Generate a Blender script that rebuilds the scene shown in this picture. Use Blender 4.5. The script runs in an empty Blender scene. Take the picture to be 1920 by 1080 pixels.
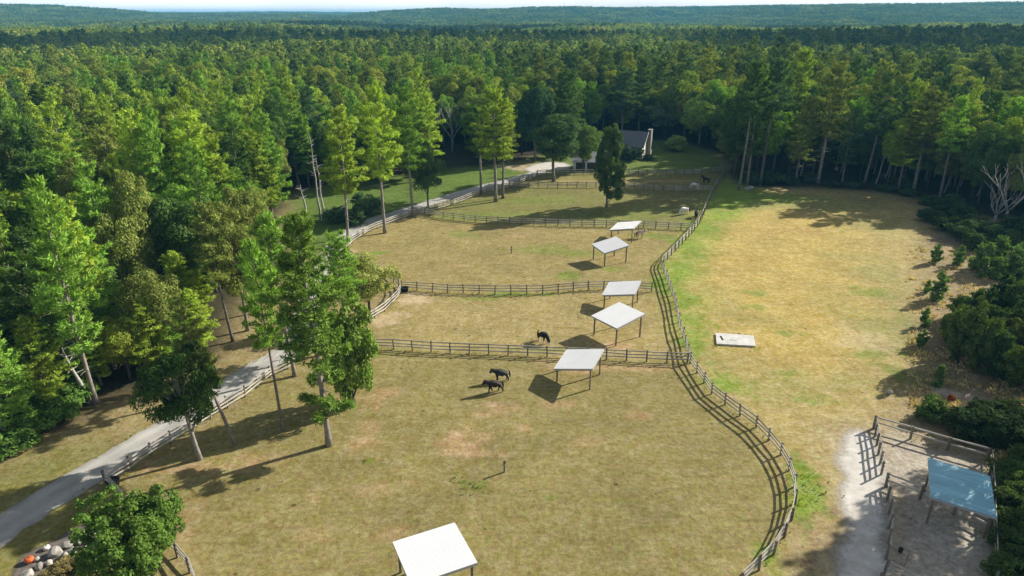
import bpy, bmesh, math, random
import numpy as np
from mathutils import Vector, Matrix
rnd = random.Random(7)
rs = np.random.RandomState(11)
SC = bpy.context.scene
COL = SC.collection
# ------------------------------------------------------------------ camera geometry (only used to read ground positions off the photo)
CAM_H = 38.0
FPX = 1280.0
PITCH = math.atan(515 / 1280.0)
CP, SP = math.cos(PITCH), math.sin(PITCH)

def at(px, py, z=0.0):
    u = (px - 960) / FPX; v = (py - 540) / FPX
    dy = CP - SP * v; dz = -SP - CP * v
    t = (CAM_H - z) / -dz
    return (u * t, dy * t)

def height_for(x, y, py):
    """height above (x, y) whose top reaches picture row py"""
    v = (py - 540) / FPX
    return CAM_H + y * (-SP - CP * v) / (CP - SP * v)

# ------------------------------------------------------------------ helpers
def tag(o, label=None, cat=None, group=None, kind=None):
    if label: o['label'] = label
    if cat: o['category'] = cat
    if group: o['group'] = group
    if kind: o['kind'] = kind
    return o

def empty(name, loc, rz=0.0):
    o = bpy.data.objects.new(name, None)
    o.location = loc; o.rotation_euler = (0, 0, rz); o.empty_display_size = .3
    COL.objects.link(o)
    return o

def link(name, me, parent=None, loc=None):
    o = bpy.data.objects.new(name, me)
    COL.objects.link(o)
    if parent: o.parent = parent
    if loc: o.location = loc
    return o

class MB:
    """collects polygons, builds ONE mesh"""
    def __init__(s): s.v = []; s.f = []; s.m = []
    def add(s, verts, faces, mi=0):
        b = len(s.v); s.v += [tuple(p) for p in verts]
        s.f += [tuple(i + b for i in f) for f in faces]; s.m += [mi] * len(faces)
    def box(s, c, size, rz=0.0, mi=0, M=None):
        hx, hy, hz = size[0] / 2, size[1] / 2, size[2] / 2
        cs, sn = math.cos(rz), math.sin(rz); P = []
        for dz in (-hz, hz):
            for dx, dy in ((-hx, -hy), (hx, -hy), (hx, hy), (-hx, hy)):
                p = (c[0] + cs * dx - sn * dy, c[1] + sn * dx + cs * dy, c[2] + dz)
                P.append(tuple(M @ Vector(p)) if M else p)
        s.add(P, [(3, 2, 1, 0), (4, 5, 6, 7), (0, 1, 5, 4), (1, 2, 6, 5), (2, 3, 7, 6), (3, 0, 4, 7)], mi)
    def bar(s, a, b, w, h, mi=0):
        """a board from a to b, w thick sideways, h tall"""
        a = Vector(a); b = Vector(b); d = (b - a).normalized()
        sd = Vector((0, 0, 1)).cross(d)
        sd = sd.normalized() * (w / 2) if sd.length > 1e-4 else Vector((w / 2, 0, 0))
        up = d.cross(sd).normalized() * (h / 2); P = []
        for c in (a, b):
            P += [c - sd - up, c + sd - up, c + sd + up, c - sd + up]
        s.add(P, [(0, 3, 2, 1), (4, 5, 6, 7), (0, 1, 5, 4), (1, 2, 6, 5), (2, 3, 7, 6), (3, 0, 4, 7)], mi)
    def tube(s, pts, rad, n=6, mi=0, cap=True):
        pts = [Vector(p) for p in pts]; rings = []
        for i, p in enumerate(pts):
            d = (pts[min(i + 1, len(pts) - 1)] - pts[max(i - 1, 0)]).normalized()
            a = d.cross(Vector((0.13, 0.97, 0.2))).normalized() if abs(d.y) < .9 else d.cross(Vector((1, 0, 0))).normalized()
            b = d.cross(a)
            rings.append([p + (a * math.cos(t) + b * math.sin(t)) * rad[i] for t in [2 * math.pi * k / n for k in range(n)]])
        V = [q for r in rings for q in r]; F = []
        for i in range(len(pts) - 1):
            for k in range(n):
                F.append((i * n + k, i * n + (k + 1) % n, (i + 1) * n + (k + 1) % n, (i + 1) * n + k))
        if cap:
            F.append(tuple(range((len(pts) - 1) * n, len(pts) * n))); F.append(tuple(reversed(range(n))))
        s.add(V, F, mi)
    def mesh(s, name, mats, smooth=False):
        me = bpy.data.meshes.new(name); me.from_pydata(s.v, [], s.f)
        for m in (mats if isinstance(mats, (list, tuple)) else [mats]): me.materials.append(m)
        if any(s.m): me.polygons.foreach_set('material_index', s.m)
        if smooth: me.polygons.foreach_set('use_smooth', [True] * len(me.polygons))
        me.update(); return me
    def build(s, name, mats, parent=None, smooth=False):
        return link(name, s.mesh(name, mats, smooth), parent)

def quads_mesh(name, Q, mat):
    """Q: (n,4,3) array -> mesh of separate quads"""
    n = len(Q); me = bpy.data.meshes.new(name)
    me.vertices.add(4 * n); me.vertices.foreach_set('co', np.ascontiguousarray(Q, dtype=np.float32).ravel())
    me.loops.add(4 * n); me.loops.foreach_set('vertex_index', np.arange(4 * n, dtype=np.int32))
    me.polygons.add(n); me.polygons.foreach_set('loop_start', np.arange(0, 4 * n, 4, dtype=np.int32))
    me.materials.append(mat); me.update(calc_edges=True); me.validate()
    return me

def grid_noise(x, y, scale, seed=0):
    """smooth value noise in numpy, 0..1"""
    r = np.random.RandomState(seed).rand(256, 256)
    u = np.asarray(x) / scale + 1000.37; v = np.asarray(y) / scale + 1000.71
    i = np.floor(u).astype(int); j = np.floor(v).astype(int); fu = u - i; fv = v - j
    fu = fu * fu * (3 - 2 * fu); fv = fv * fv * (3 - 2 * fv)
    g = lambda a, b: r[a % 256, b % 256]
    return (g(i, j) * (1 - fu) + g(i + 1, j) * fu) * (1 - fv) + (g(i, j + 1) * (1 - fu) + g(i + 1, j + 1) * fu) * fv

def inside(x, y, poly):
    x = np.asarray(x); y = np.asarray(y); c = np.zeros(x.shape, bool)
    n = len(poly)
    for i in range(n):
        x1, y1 = poly[i]; x2, y2 = poly[i - 1]
        if y1 == y2: continue
        k = ((y1 > y) != (y2 > y)) & (x < (x2 - x1) * (y - y1) / (y2 - y1) + x1)
        c ^= k
    return c

def W(pxs): return [at(*p) for p in pxs]

# ------------------------------------------------------------------ materials
def new_mat(name):
    m = bpy.data.materials.new(name); m.use_nodes = True
    nt = m.node_tree; b = nt.nodes['Principled BSDF']
    return m, nt, b

def N(nt, t, **kw):
    n = nt.nodes.new(t)
    for k, v in kw.items():
        if k in n.inputs: n.inputs[k].default_value = v
        else: setattr(n, k, v)
    return n

def simple(name, c, rough=.7, var=.2, scale=3.0, metallic=0.0, spec=.3, bump=0.0, objrand=0.0):
    m, nt, b = new_mat(name); L = nt.links.new
    tc = N(nt, 'ShaderNodeTexCoord'); no = N(nt, 'ShaderNodeTexNoise'); no.inputs['Scale'].default_value = scale; no.inputs['Detail'].default_value = 5
    L(tc.outputs['Object'], no.inputs['Vector'])
    mr = N(nt, 'ShaderNodeMapRange'); mr.inputs['From Min'].default_value = .3; mr.inputs['From Max'].default_value = .7
    mr.inputs['To Min'].default_value = 1 - var; mr.inputs['To Max'].default_value = 1 + var
    L(no.outputs['Fac'], mr.inputs['Value'])
    src = mr.outputs['Result']
    if objrand:
        oi = N(nt, 'ShaderNodeObjectInfo'); m2 = N(nt, 'ShaderNodeMapRange'); m2.inputs['To Min'].default_value = 1 - objrand; m2.inputs['To Max'].default_value = 1 + objrand
        L(oi.outputs['Random'], m2.inputs['Value'])
        mu = N(nt, 'ShaderNodeMath', operation='MULTIPLY'); L(src, mu.inputs[0]); L(m2.outputs['Result'], mu.inputs[1]); src = mu.outputs[0]
    vm = N(nt, 'ShaderNodeVectorMath', operation='SCALE'); vm.inputs[0].default_value = c; L(src, vm.inputs['Scale'])
    L(vm.outputs['Vector'], b.inputs['Base Color'])
    b.inputs['Roughness'].default_value = rough; b.inputs['Metallic'].default_value = metallic; b.inputs['Specular IOR Level'].default_value = spec
    if bump:
        bp = N(nt, 'ShaderNodeBump'); bp.inputs['Strength'].default_value = bump; bp.inputs['Distance'].default_value = .05
        L(no.outputs['Fac'], bp.inputs['Height']); L(bp.outputs['Normal'], b.inputs['Normal'])
    return m

def foliage(name, use_color=True, c1=(.03, .06, .012), c2=(.09, .14, .03), trans=.35, ramp=None):
    """leaf material: tint from the object's own colour (or a per-instance species ramp), leaf-to-leaf and clump-to-clump variation"""
    m, nt, b = new_mat(name); L = nt.links.new
    nt.nodes.remove(b); out = nt.nodes['Material Output']
    oi = N(nt, 'ShaderNodeObjectInfo'); ge = N(nt, 'ShaderNodeNewGeometry')
    if use_color: base = oi.outputs['Color']
    else:
        cr = N(nt, 'ShaderNodeValToRGB'); e = cr.color_ramp.elements
        cr.color_ramp.interpolation = 'LINEAR'
        ramp = ramp or [(0, c1), (1, c2)]
        while len(e) < len(ramp): e.new(.5)
        for k, (p, c) in enumerate(ramp): e[k].position = p; e[k].color = (*c, 1)
        L(oi.outputs['Random'], cr.inputs['Fac']); base = cr.outputs['Color']
    no = N(nt, 'ShaderNodeTexNoise'); no.inputs['Scale'].default_value = .7; no.inputs['Detail'].default_value = 3
    L(ge.outputs['Position'], no.inputs['Vector'])
    a = N(nt, 'ShaderNodeMapRange'); a.inputs['From Min'].default_value = .3; a.inputs['From Max'].default_value = .7; a.inputs['To Min'].default_value = .72; a.inputs['To Max'].default_value = 1.3
    L(no.outputs['Fac'], a.inputs['Value'])
    r = N(nt, 'ShaderNodeMapRange'); r.inputs['To Min'].default_value = .65; r.inputs['To Max'].default_value = 1.4
    L(ge.outputs['Random Per Island'], r.inputs['Value'])
    mu = N(nt, 'ShaderNodeMath', operation='MULTIPLY'); L(a.outputs['Result'], mu.inputs[0]); L(r.outputs['Result'], mu.inputs[1])
    vm = N(nt, 'ShaderNodeVectorMath', operation='SCALE'); L(base, vm.inputs[0]); L(mu.outputs[0], vm.inputs['Scale'])
    hs = N(nt, 'ShaderNodeHueSaturation'); hm = N(nt, 'ShaderNodeMapRange'); hm.inputs['To Min'].default_value = .485; hm.inputs['To Max'].default_value = .515
    L(no.outputs['Fac'], hm.inputs['Value']); L(hm.outputs['Result'], hs.inputs['Hue']); L(vm.outputs['Vector'], hs.inputs['Color'])
    d = N(nt, 'ShaderNodeBsdfDiffuse'); t = N(nt, 'ShaderNodeBsdfTranslucent'); L(hs.outputs['Color'], d.inputs['Color'])
    tv = N(nt, 'ShaderNodeVectorMath', operation='MULTIPLY'); tv.inputs[1].default_value = (1.25, 1.3, .6); L(hs.outputs['Color'], tv.inputs[0]); L(tv.outputs['Vector'], t.inputs['Color'])
    mx = N(nt, 'ShaderNodeMixShader'); mx.inputs['Fac'].default_value = trans
    L(d.outputs[0], mx.inputs[1]); L(t.outputs[0], mx.inputs[2]); L(mx.outputs[0], out.inputs['Surface'])
    return m

M = {}
M['needle'] = foliage('needles', trans=.22)
M['leaf'] = foliage('broad_leaves', trans=.28)
M['far_leaf'] = foliage('far_leaves', use_color=False, trans=.3, ramp=[(0, (.16, .24, .045)), (.35, (.23, .31, .052)), (.7, (.31, .36, .06)), (.9, (.31, .35, .06)), (1, (.34, .33, .08))])
M['far_dark'] = foliage('far_needles', use_color=False, trans=.25, ramp=[(0, (.10, .155, .050)), (.5, (.15, .215, .056)), (.85, (.21, .26, .06)), (1, (.28, .32, .06))])
M['far_mid'] = foliage('mixed_needles', use_color=False, trans=.22, ramp=[(0, (.115, .195, .05)), (.3, (.24, .40, .064)), (.6, (.34, .45, .062)), (.85, (.25, .295, .076)), (1, (.19, .33, .06))])
M['bark'] = simple('pine_bark', (.20, .175, .15), .9, .35, 2.5, objrand=.3)
M['pale_bark'] = simple('pale_bark', (.27, .245, .22), .9, .3, 3, objrand=.15)
M['dead_wood'] = simple('dead_wood', (.42, .40, .37), .9, .25, 4)
M['dark_bark'] = simple('dark_bark', (.09, .075, .06), .9, .3, 3, objrand=.2)
M['rail'] = simple('weathered_rail', (.47, .44, .385), .8, .42, .45, bump=.2)
M['post'] = simple('weathered_post', (.21, .185, .15), .85, .3, 5, objrand=.25)
M['roof_white'] = simple('white_metal_roof', (.80, .80, .79), .42, .04, .6, spec=.4)
M['roof_edge'] = simple('grey_metal_trim', (.42, .43, .44), .5, .08, 2)
M['roof_blue'] = simple('blue_metal_roof', (.30, .60, .70), .4, .2, .9, spec=.5)
_nt = M['roof_blue'].node_tree; _mp = _nt.nodes.new('ShaderNodeMapping'); _mp.inputs['Scale'].default_value = (1, .12, 1); _tc = _nt.nodes['Texture Coordinate']; _nz = _nt.nodes['Noise Texture']
_nt.links.new(_tc.outputs['Object'], _mp.inputs['Vector']); _nt.links.new(_mp.outputs['Vector'], _nz.inputs['Vector']); _nz.inputs['Scale'].default_value = 2.4  # long streaks: stains together with streaks of sunlight painted into the roof colour
M['shed_post'] = simple('shelter_post', (.20, .16, .115), .85, .25, 6)
M['frame_wood'] = simple('shelter_frame', (.25, .21, .16), .85, .2, 3)
M['stone'] = simple('field_stone', (.36, .34, .30), .9, .28, 2.2, bump=.6, objrand=.25)
M['pumpkin'] = simple('orange_pumpkin', (.62, .13, .035), .5, .12, 4)
M['pumpkin_w'] = simple('white_pumpkin', (.80, .77, .70), .5, .06, 4)
M['stem'] = simple('pumpkin_stem', (.16, .15, .06), .8)
M['black_plastic'] = simple('black_plastic', (.013, .014, .018), .35, .1, 3, spec=.5)
M['concrete'] = simple('concrete', (.60, .585, .55), .85, .14, 1.2, bump=.1)
M['slot'] = simple('rusty_iron', (.035, .03, .026), .8)
M['house_wall'] = simple('cream_siding', (.70, .66, .54), .8, .05, 2)
M['white_paint'] = simple('white_paint', (.76, .75, .72), .6, .05, 2)
M['shingle'] = simple('grey_shingles', (.17, .17, .18), .85, .2, 5)
M['glass'] = simple('window_glass', (.02, .025, .03), .08, .05, 1, spec=.6)
M['chimney'] = simple('fieldstone_chimney', (.27, .245, .21), .9, .3, 4, bump=.5)
M['door'] = simple('dark_door', (.05, .045, .04), .6)
M['mast'] = simple('mast_steel', (.55, .55, .55), .5)
M['mulch'] = simple('mulch', (.16, .135, .115), .95, .25, 3, bump=.4)
M['hoof'] = simple('horse_hair', (.012, .010, .009), .6)
M['tail_white'] = simple('pale_horse_hair', (.62, .58, .50), .7)
M['brush'] = foliage('dry_brush', trans=.3)

def horse_coat(name, c, white_legs=False, patches=None):
    m, nt, b = new_mat(name); L = nt.links.new
    tc = N(nt, 'ShaderNodeTexCoord'); no = N(nt, 'ShaderNodeTexNoise'); no.inputs['Scale'].default_value = 1.4; no.inputs['Detail'].default_value = 2
    L(tc.outputs['Object'], no.inputs['Vector'])
    mix = N(nt, 'ShaderNodeMix', data_type='RGBA'); mix.inputs['A'].default_value = (*c, 1); mix.inputs['B'].default_value = (*(patches or [v * 1.3 for v in c]), 1)
    cr = N(nt, 'ShaderNodeMapRange'); cr.inputs['From Min'].default_value = .47; cr.inputs['From Max'].default_value = .53; L(no.outputs['Fac'], cr.inputs['Value']); L(cr.outputs['Result'], mix.inputs['Factor'])
    last = mix.outputs['Result']
    if white_legs:
        sx = N(nt, 'ShaderNodeSeparateXYZ'); L(tc.outputs['Object'], sx.inputs[0])
        mr = N(nt, 'ShaderNodeMapRange'); mr.inputs['From Min'].default_value = .42; mr.inputs['From Max'].default_value = .5; mr.inputs['To Min'].default_value = 1; mr.inputs['To Max'].default_value = 0; L(sx.outputs['Z'], mr.inputs['Value'])
        m2 = N(nt, 'ShaderNodeMix', data_type='RGBA'); m2.inputs['B'].default_value = (.65, .62, .56, 1); L(last, m2.inputs['A']); L(mr.outputs['Result'], m2.inputs['Factor']); last = m2.outputs['Result']
    L(last, b.inputs['Base Color']); b.inputs['Roughness'].default_value = .55; b.inputs['Specular IOR Level'].default_value = .3
    return m

# ------------------------------------------------------------------ outlines read off the photo (ground positions)
F1 = [(1390, 1100), (1415, 1077), (1447, 1045), (1470, 1008), (1484, 975), (1491, 945), (1490, 915), (1481, 885), (1465, 855), (1445, 831), (1427, 809), (1398, 787), (1373, 770), (1351, 752), (1332, 737), (1310, 705), (1292, 678), (1287, 650), (1280, 632), (1274, 611), (1270, 590), (1265, 567), (1257, 545), (1250, 524), (1243, 508), (1240, 498), (1247, 491), (1265, 472), (1288, 448), (1308, 425), (1316, 410), (1325, 389), (1335, 366), (1347, 345), (1357, 325)]
F2 = [(703, 654), (735, 655), (762, 657), (790, 659.5), (845, 662), (902, 664), (962, 666), (1024, 669), (1090, 672), (1155, 675), (1188, 677), (1225, 679), (1262, 680.5), (1288, 681)]
F3 = [(754, 543), (780, 545), (807, 547), (848, 549.5), (893, 551), (940, 551.5), (987, 551.5), (1011, 551), (1035, 549.5), (1061, 547.5), (1083, 545), (1111, 543), (1138, 542.5), (1180, 544), (1221, 547)]
F4 = [(776, 402), (793, 403), (840, 411), (907, 418), (1007, 423), (1077, 425), (1141, 425.5), (1219, 428), (1282, 431), (1300, 432)]
F5 = [(955, 351), (1016, 352), (1074, 352), (1116, 352), (1164, 352), (1195, 355), (1229, 358), (1262, 359), (1314, 359), (1337, 360)]
F6 = [(1008, 328.5), (1064, 328), (1112, 327), (1177, 327), (1227, 328), (1275, 328), (1307, 327), (1339, 324), (1356, 322)]
F7 = [(1006, 331), (960, 351), (903, 363), (873, 376), (840, 388), (803, 398), (773, 405), (740, 416), (697, 432), (657, 457), (648, 470), (658, 485), (680, 497), (703, 507), (725, 520), (742, 532), (752, 544), (746, 559), (720, 585), (690, 604), (640, 632), (600, 656), (563, 676), (543, 691), (497, 713), (473, 737), (440, 757), (420, 770), (380, 795), (340, 820), (303, 843), (267, 866), (233, 890), (198, 909)]
F7B = [(198, 909), (217, 929), (260, 975), (305, 1020), (347, 1058), (363, 1085), (370, 1110)]
PEN_L1 = [(1637, 803), (1645, 845), (1652, 890)]
PEN_L2 = [(1660, 912), (1666, 960), (1666, 1005), (1661, 1050)]
PEN_TOP = [(1640, 804), (1687, 817), (1738, 833), (1792, 848), (1850, 864)]
PEN_R = [(1852, 864), (1856, 925), (1858, 1000), (1862, 1100)]
PEN_MID = [(1662, 913), (1715, 932), (1748, 948), (1800, 972), (1853, 1000)]
PEN_LOW = [(1648, 1105), (1657, 1078)]
PEN_LOW2 = [(1657, 1078), (1693, 1098), (1740, 1120)]
DRIVE_C = [(-260, 1190), (-140, 1100), (0, 993), (110, 922), (215, 861), (325, 797), (420, 733), (480, 693), (556, 650), (572, 605), (582, 560), (600, 510), (625, 466), (645, 446), (670, 428), (705, 412), (745, 400), (795, 384), (850, 367), (905, 351), (955, 339), (1000, 326), (1030, 318)]
OPEN = [(-700, 1500), (-500, 1000), (-120, 905), (0, 853), (80, 832), (165, 772), (262, 738), (330, 716), (388, 690), (418, 640), (430, 605), (468, 560), (500, 525), (528, 480), (528, 400), (555, 362), (640, 343), (720, 352), (800, 342), (880, 326), (950, 305), (985, 296), (1060, 288), (1150, 262), (1262, 264), (1352, 290), (1364, 330), (1372, 354), (1500, 350), (1650, 360), (1722, 372), (1760, 385), (1900, 420), (2100, 425), (2420, 500), (2500, 800), (2700, 1500)]
OPEN_W = W(OPEN[1:-1]); OPEN_W = [(-120, 5)] + OPEN_W + [(120, 25), (90, 5)]

def resample(P, step):
    P = [Vector((p[0], p[1], 0)) for p in P]; out = [P[0]]
    tot = sum((P[i + 1] - P[i]).length for i in range(len(P) - 1)); n = max(1, round(tot / step)); st = tot / n
    acc = 0; want = st
    for i in range(len(P) - 1):
        l = (P[i + 1] - P[i]).length
        while acc + l >= want - 1e-6 and len(out) < n:
            out.append(P[i].lerp(P[i + 1], (want - acc) / l)); want += st
        acc += l
    out.append(P[-1])
    return out

# ------------------------------------------------------------------ terrain
def sky_row(px):
    xs = [-900, -300, 0, 100, 200, 260, 300, 640, 700, 830, 900, 1000, 1060, 1150, 1280, 1500, 1700, 1920, 2600]
    ys = [12, 12, 14, 15, 19, 23, 27, 28, 23, 18.5, 19.5, 16.5, 15.5, 18, 17.5, 14.5, 12.5, 10.5, 10]
    return np.interp(px, xs, ys)

def hgt(x, y):
    x = np.asarray(x, float); y = np.asarray(y, float)
    d = np.hypot(x, y); px = 960 + FPX * x / np.maximum(y * CP, 1) * 1.0
    s = lambda a, b: np.clip((d - a) / (b - a), 0, 1) ** 2 * (3 - 2 * np.clip((d - a) / (b - a), 0, 1))
    top = 38 + (25 - sky_row(px)) / FPX * 2700 - 15
    ridge = top * s(1850, 2800) * (1 - s(2800, 3600))
    far = (38 + 1.0 / FPX * 5200 + grid_noise(x, y, 900, 5) * 16 - 26) * s(3800, 5200)
    und = (grid_noise(x, y, 260, 3) - .5) * 16 * s(330, 800) * (1 - .5 * s(1500, 2500)) + (grid_noise(x, y, 110, 4) - .5) * 5 * s(300, 600)
    front = np.clip(y / 200, 0, 1)
    return (ridge + far + und) * front

def axis(fine0, fine1, step, lo, hi):
    a = list(np.arange(fine0, fine1 + 1e-6, step)); s = step; x = fine1
    while x < hi: s *= 1.22; x += s; a.append(x)
    s = step; x = fine0
    while x > lo: s *= 1.22; x -= s; a.insert(0, x)
    return np.array(a)

def ground():
    xs = axis(-105, 115, .5, -7000, 7000); ys = axis(12, 235, .5, -700, 9000)
    X, Y = np.meshgrid(xs, ys); Z = hgt(X, Y)
    nx, ny = len(xs), len(ys)
    wx = X + (grid_noise(X, Y, 3.1, 21) - .5) * 2.6 + (grid_noise(X, Y, .9, 22) - .5) * 1.0
    wy = Y + (grid_noise(X, Y, 3.1, 23) - .5) * 2.6 + (grid_noise(X, Y, .9, 24) - .5) * 1.0
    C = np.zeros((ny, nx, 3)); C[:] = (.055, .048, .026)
    def blurred(mask, k):
        m = mask.astype(float)
        for ax in (0, 1):
            for _ in range(2):
                c = np.cumsum(np.pad(m, [(k + 1, k) if a == ax else (0, 0) for a in (0, 1)], mode='edge'), axis=ax)
                m = (np.take(c, range(2 * k + 1, c.shape[ax]), axis=ax) - np.take(c, range(0, c.shape[ax] - 2 * k - 1), axis=ax)) / (2 * k + 1)
        return m
    def mixin(mask, col):
        nonlocal C
        C = C * (1 - mask[..., None]) + np.array(col) * mask[..., None]
    def poly(px, col, k=2, world=None):
        mixin(blurred(inside(wx, wy, world or W(px)), k), col)
    def spot(px, py, rx, ry, col, s=1.0, rough=1.0):
        cx, cy = at(px, py)
        q = np.hypot((X - cx) / rx, (Y - cy) / ry)
        n = (grid_noise(X, Y, max(rx, ry) * .5, int(px * 7 + py) % 9999) - .5) * 1.1 * rough + (grid_noise(X, Y, .8, int(px + py * 3) % 9999) - .5) * .9 * rough
        mixin(np.clip((1.0 - q + n) * 1.6, 0, 1) * s, col)
    PAST = F1 + F6[::-1][1:] + F7 + F7B[1:] + [(800, 1300)]
    TAN, OLIVE, GOLD, GREEN, BARE = (.345, .258, .098), (.258, .216, .078), (.44, .335, .100), (.155, .215, .030), (.44, .285, .15)
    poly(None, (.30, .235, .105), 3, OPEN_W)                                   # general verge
    poly([(540, 400), (560, 360), (640, 343), (960, 303), (1010, 318), (905, 351), (795, 384), (705, 412), (645, 446), (600, 490), (535, 470)], (.115, .175, .028), 3)
    poly([(990, 297), (1150, 262), (1262, 264), (1352, 290), (1358, 323), (1180, 328), (1010, 330)], (.125, .17, .03), 3)
    poly([(-300, 1190), (0, 1010), (190, 895), (300, 1060), (300, 1300), (-300, 1300)], (.215, .20, .055), 3)
    poly([(-500, 1100), (0, 985), (215, 840), (215, 800), (0, 880), (-500, 1000)], (.20, .19, .055), 4)
    poly(PAST, OLIVE, 2)
    # pastures one after another: near one olive, middle ones tan, far ones greener
    poly([(703, 655), (1024, 669), (1288, 681), (1270, 590), (1257, 545), (1221, 547), (1111, 543), (940, 551), (754, 543), (690, 604)], (.335, .268, .105), 3)
    poly([(754, 543), (940, 551), (1138, 542), (1243, 520), (1240, 498), (1300, 432), (1141, 425), (907, 418), (776, 402), (657, 457), (703, 507)], (.30, .24, .09), 3)
    poly([(776, 402), (907, 418), (1141, 425), (1300, 432), (1335, 366), (1314, 359), (1195, 355), (955, 351)], (.205, .195, .06), 3)
    poly([(955, 351), (1195, 355), (1337, 360), (1356, 322), (1008, 328)], (.23, .21, .065), 3)
    # right field
    FR = F1[1:] + [(1372, 356), (1500, 355), (1650, 364), (1725, 385), (1748, 430), (1725, 480), (1718, 560), (1708, 620), (1722, 690), (1700, 740), (1668, 780), (1634, 800), (1634, 1100)]
    poly(FR, (.385, .310, .115), 3)
    poly([(1290, 470), (1330, 400), (1450, 385), (1600, 400), (1640, 470), (1620, 600), (1560, 690), (1420, 700), (1310, 620), (1275, 540)], GOLD, 6)
    spot(1400, 490, 7, 3.5, (.44, .31, .075), .6); spot(1560, 590, 7, 4, (.43, .305, .08), .55); spot(1530, 670, 6, 3, (.41, .29, .08), .5)
    spot(1480, 430, 9, 6, (.44, .30, .10), .5); spot(1660, 560, 4.5, 11, (.36, .30, .11), .75); spot(1640, 640, 5, 6, (.46, .38, .2), .6)
    for px, py, rx, ry, s in [(1640, 500, 6, 8, .7), (1650, 600, 5, 8, .75), (1560, 560, 4, 8, .35), (1690, 640, 3.5, 5, .7), (1500, 378, 30, 8, .8), (1640, 420, 9, 7, .5), (1420, 600, 5, 5, .3), (1340, 560, 3.5, 8, .45), (1430, 720, 6, 4, .4), (1560, 720, 6, 3, .4), (1340, 690, 3, 3, .45)]: spot(px, py, rx, ry, (.285, .275, .085), s)
    for a in [(1480, 625, 2.2, 1.0), (1415, 550, 2.2, 1.8), (1420, 575, 2.4, 1.2), (1645, 545, 4, 2.6), (1360, 715, 3, 1.6), (1475, 700, 2, 1), (1668, 665, 4.2, 1.6), (1520, 750, 2.2, 1.2), (1700, 600, 2, 5)]: spot(*a, (.22, .27, .045), .75)
    # greener strips beside the fences
    poly([(1357, 330), (1440, 362), (1400, 395), (1345, 440), (1312, 470), (1297, 510), (1292, 560), (1303, 610), (1312, 670), (1287, 650), (1270, 590), (1257, 545), (1243, 505), (1265, 472), (1308, 425), (1335, 366)], (.225, .315, .036), 4)
    for a in [(1350, 420, 5, 3), (1290, 540, 2, 4), (1300, 585, 2, 2), (1310, 450, 2, 2), (1385, 395, 5, 3)]: spot(*a, (.40, .31, .11), .6)
    for px, py, rx, ry in [(1345, 390, 4.5, 7), (1320, 430, 4, 6), (1290, 465, 3.6, 6), (1270, 500, 3.5, 4), (1262, 530, 2.6, 5), (1275, 560, 2.4, 4), (1292, 600, 2.4, 5), (1300, 650, 2.2, 4), (1365, 720, 2.5, 3), (1400, 370, 14, 5), (1245, 535, 3, 3.5)]:
        spot(px, py, rx, ry, (.19, .27, .032), .85)
    for px, py, rx, ry in [(1512, 905, 1.3, 2.6), (1515, 935, 1.4, 2.4), (1500, 960, 1.0, 2), (1450, 1050, 1.3, 2), (1505, 880, 1.0, 2)]: spot(px, py, rx, ry, (.19, .26, .032), 1)
    for px, py, rx, ry, s in [(714, 474, 2.2, 1.1, .9), (880, 440, 6, 2.5, .5), (1060, 516, 5, 1.6, .8), (1150, 505, 3, 1.2, .6), (960, 552, 7, .9, .8), (900, 560, 5, .8, .6), (1020, 470, 9, 3, .45), (1240, 445, 8, 2.5, .65), (1105, 475, 6, 2, .5), (900, 405, 10, 4, .5), (1000, 375, 14, 5, .55), (1160, 400, 16, 5, .35), (690, 665, 3, .6, .5), (895, 912, .9, .7, .7), (870, 905, .7, .5, .6), (1035, 930, .5, .35, .7), (1165, 940, .8, .35, .6), (690, 865, .35, .25, .9), (1080, 765, .35, .25, .7), (960, 655, 12, .5, .5)]:
        spot(px, py, rx, ry, (.17, .245, .032), s)
    # bare, reddish and pale patches
    for px, py, rx, ry, s in [(870, 830, 2.4, 2.6, .75), (905, 850, 2.5, 1.0, .6), (980, 803, 1.5, .7, .6), (935, 765, 2.8, 1.2, .6), (915, 775, 1.5, .8, .6), (1060, 758, 3, .8, .5), (1205, 780, 1.6, 1.0, .55), (720, 740, 2.2, 2.4, .6), (690, 820, 1.8, 2.6, .5), (700, 920, 1.5, 1.2, .35), (725, 1000, 2, 1.4, .4), (1155, 650, 2.6, 1.8, .8), (1085, 690, 3, 1.6, .7), (1160, 590, 3, 2, .6), (1180, 545, 2, 1.2, .6), (1150, 480, 2.4, 1.4, .4), (1200, 690, 9, .9, .55), (1060, 676, 6, .8, .5), (845, 497, 3, 1.6, .5), (965, 440, 3.5, 1.8, .45), (490, 860, 2.2, 1.0, .5), (420, 880, 3, 1.3, .45), (590, 1000, 2, 1, .25), (1225, 1045, .6, .4, .5), (600, 935, 1.6, 1.0, .3), (1230, 340, 8, 2.5, .55), (1090, 340, 10, 2, .4), (310, 880, 4, 1.4, .5), (345, 980, 1.4, 2.5, .35), (770, 905, .9, .4, .3), (1110, 830, 2, 1, .25)]:
        spot(px, py, rx, ry, BARE, s)
    for px, py, rx, ry, s in [(770, 560, 3.2, 3.0, .8), (725, 600, 2.6, 2.2, .75), (745, 590, 3, 1, .5), (1135, 662, 1.2, .3, .5), (915, 760, 1, .6, .5), (868, 818, .8, .8, .5), (655, 470, 2, 1.4, .5), (1660, 745, 1.4, .4, .5), (960, 700, 2, 1, .25)]:
        spot(px, py, rx, ry, (.53, .41, .25), s)
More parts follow.
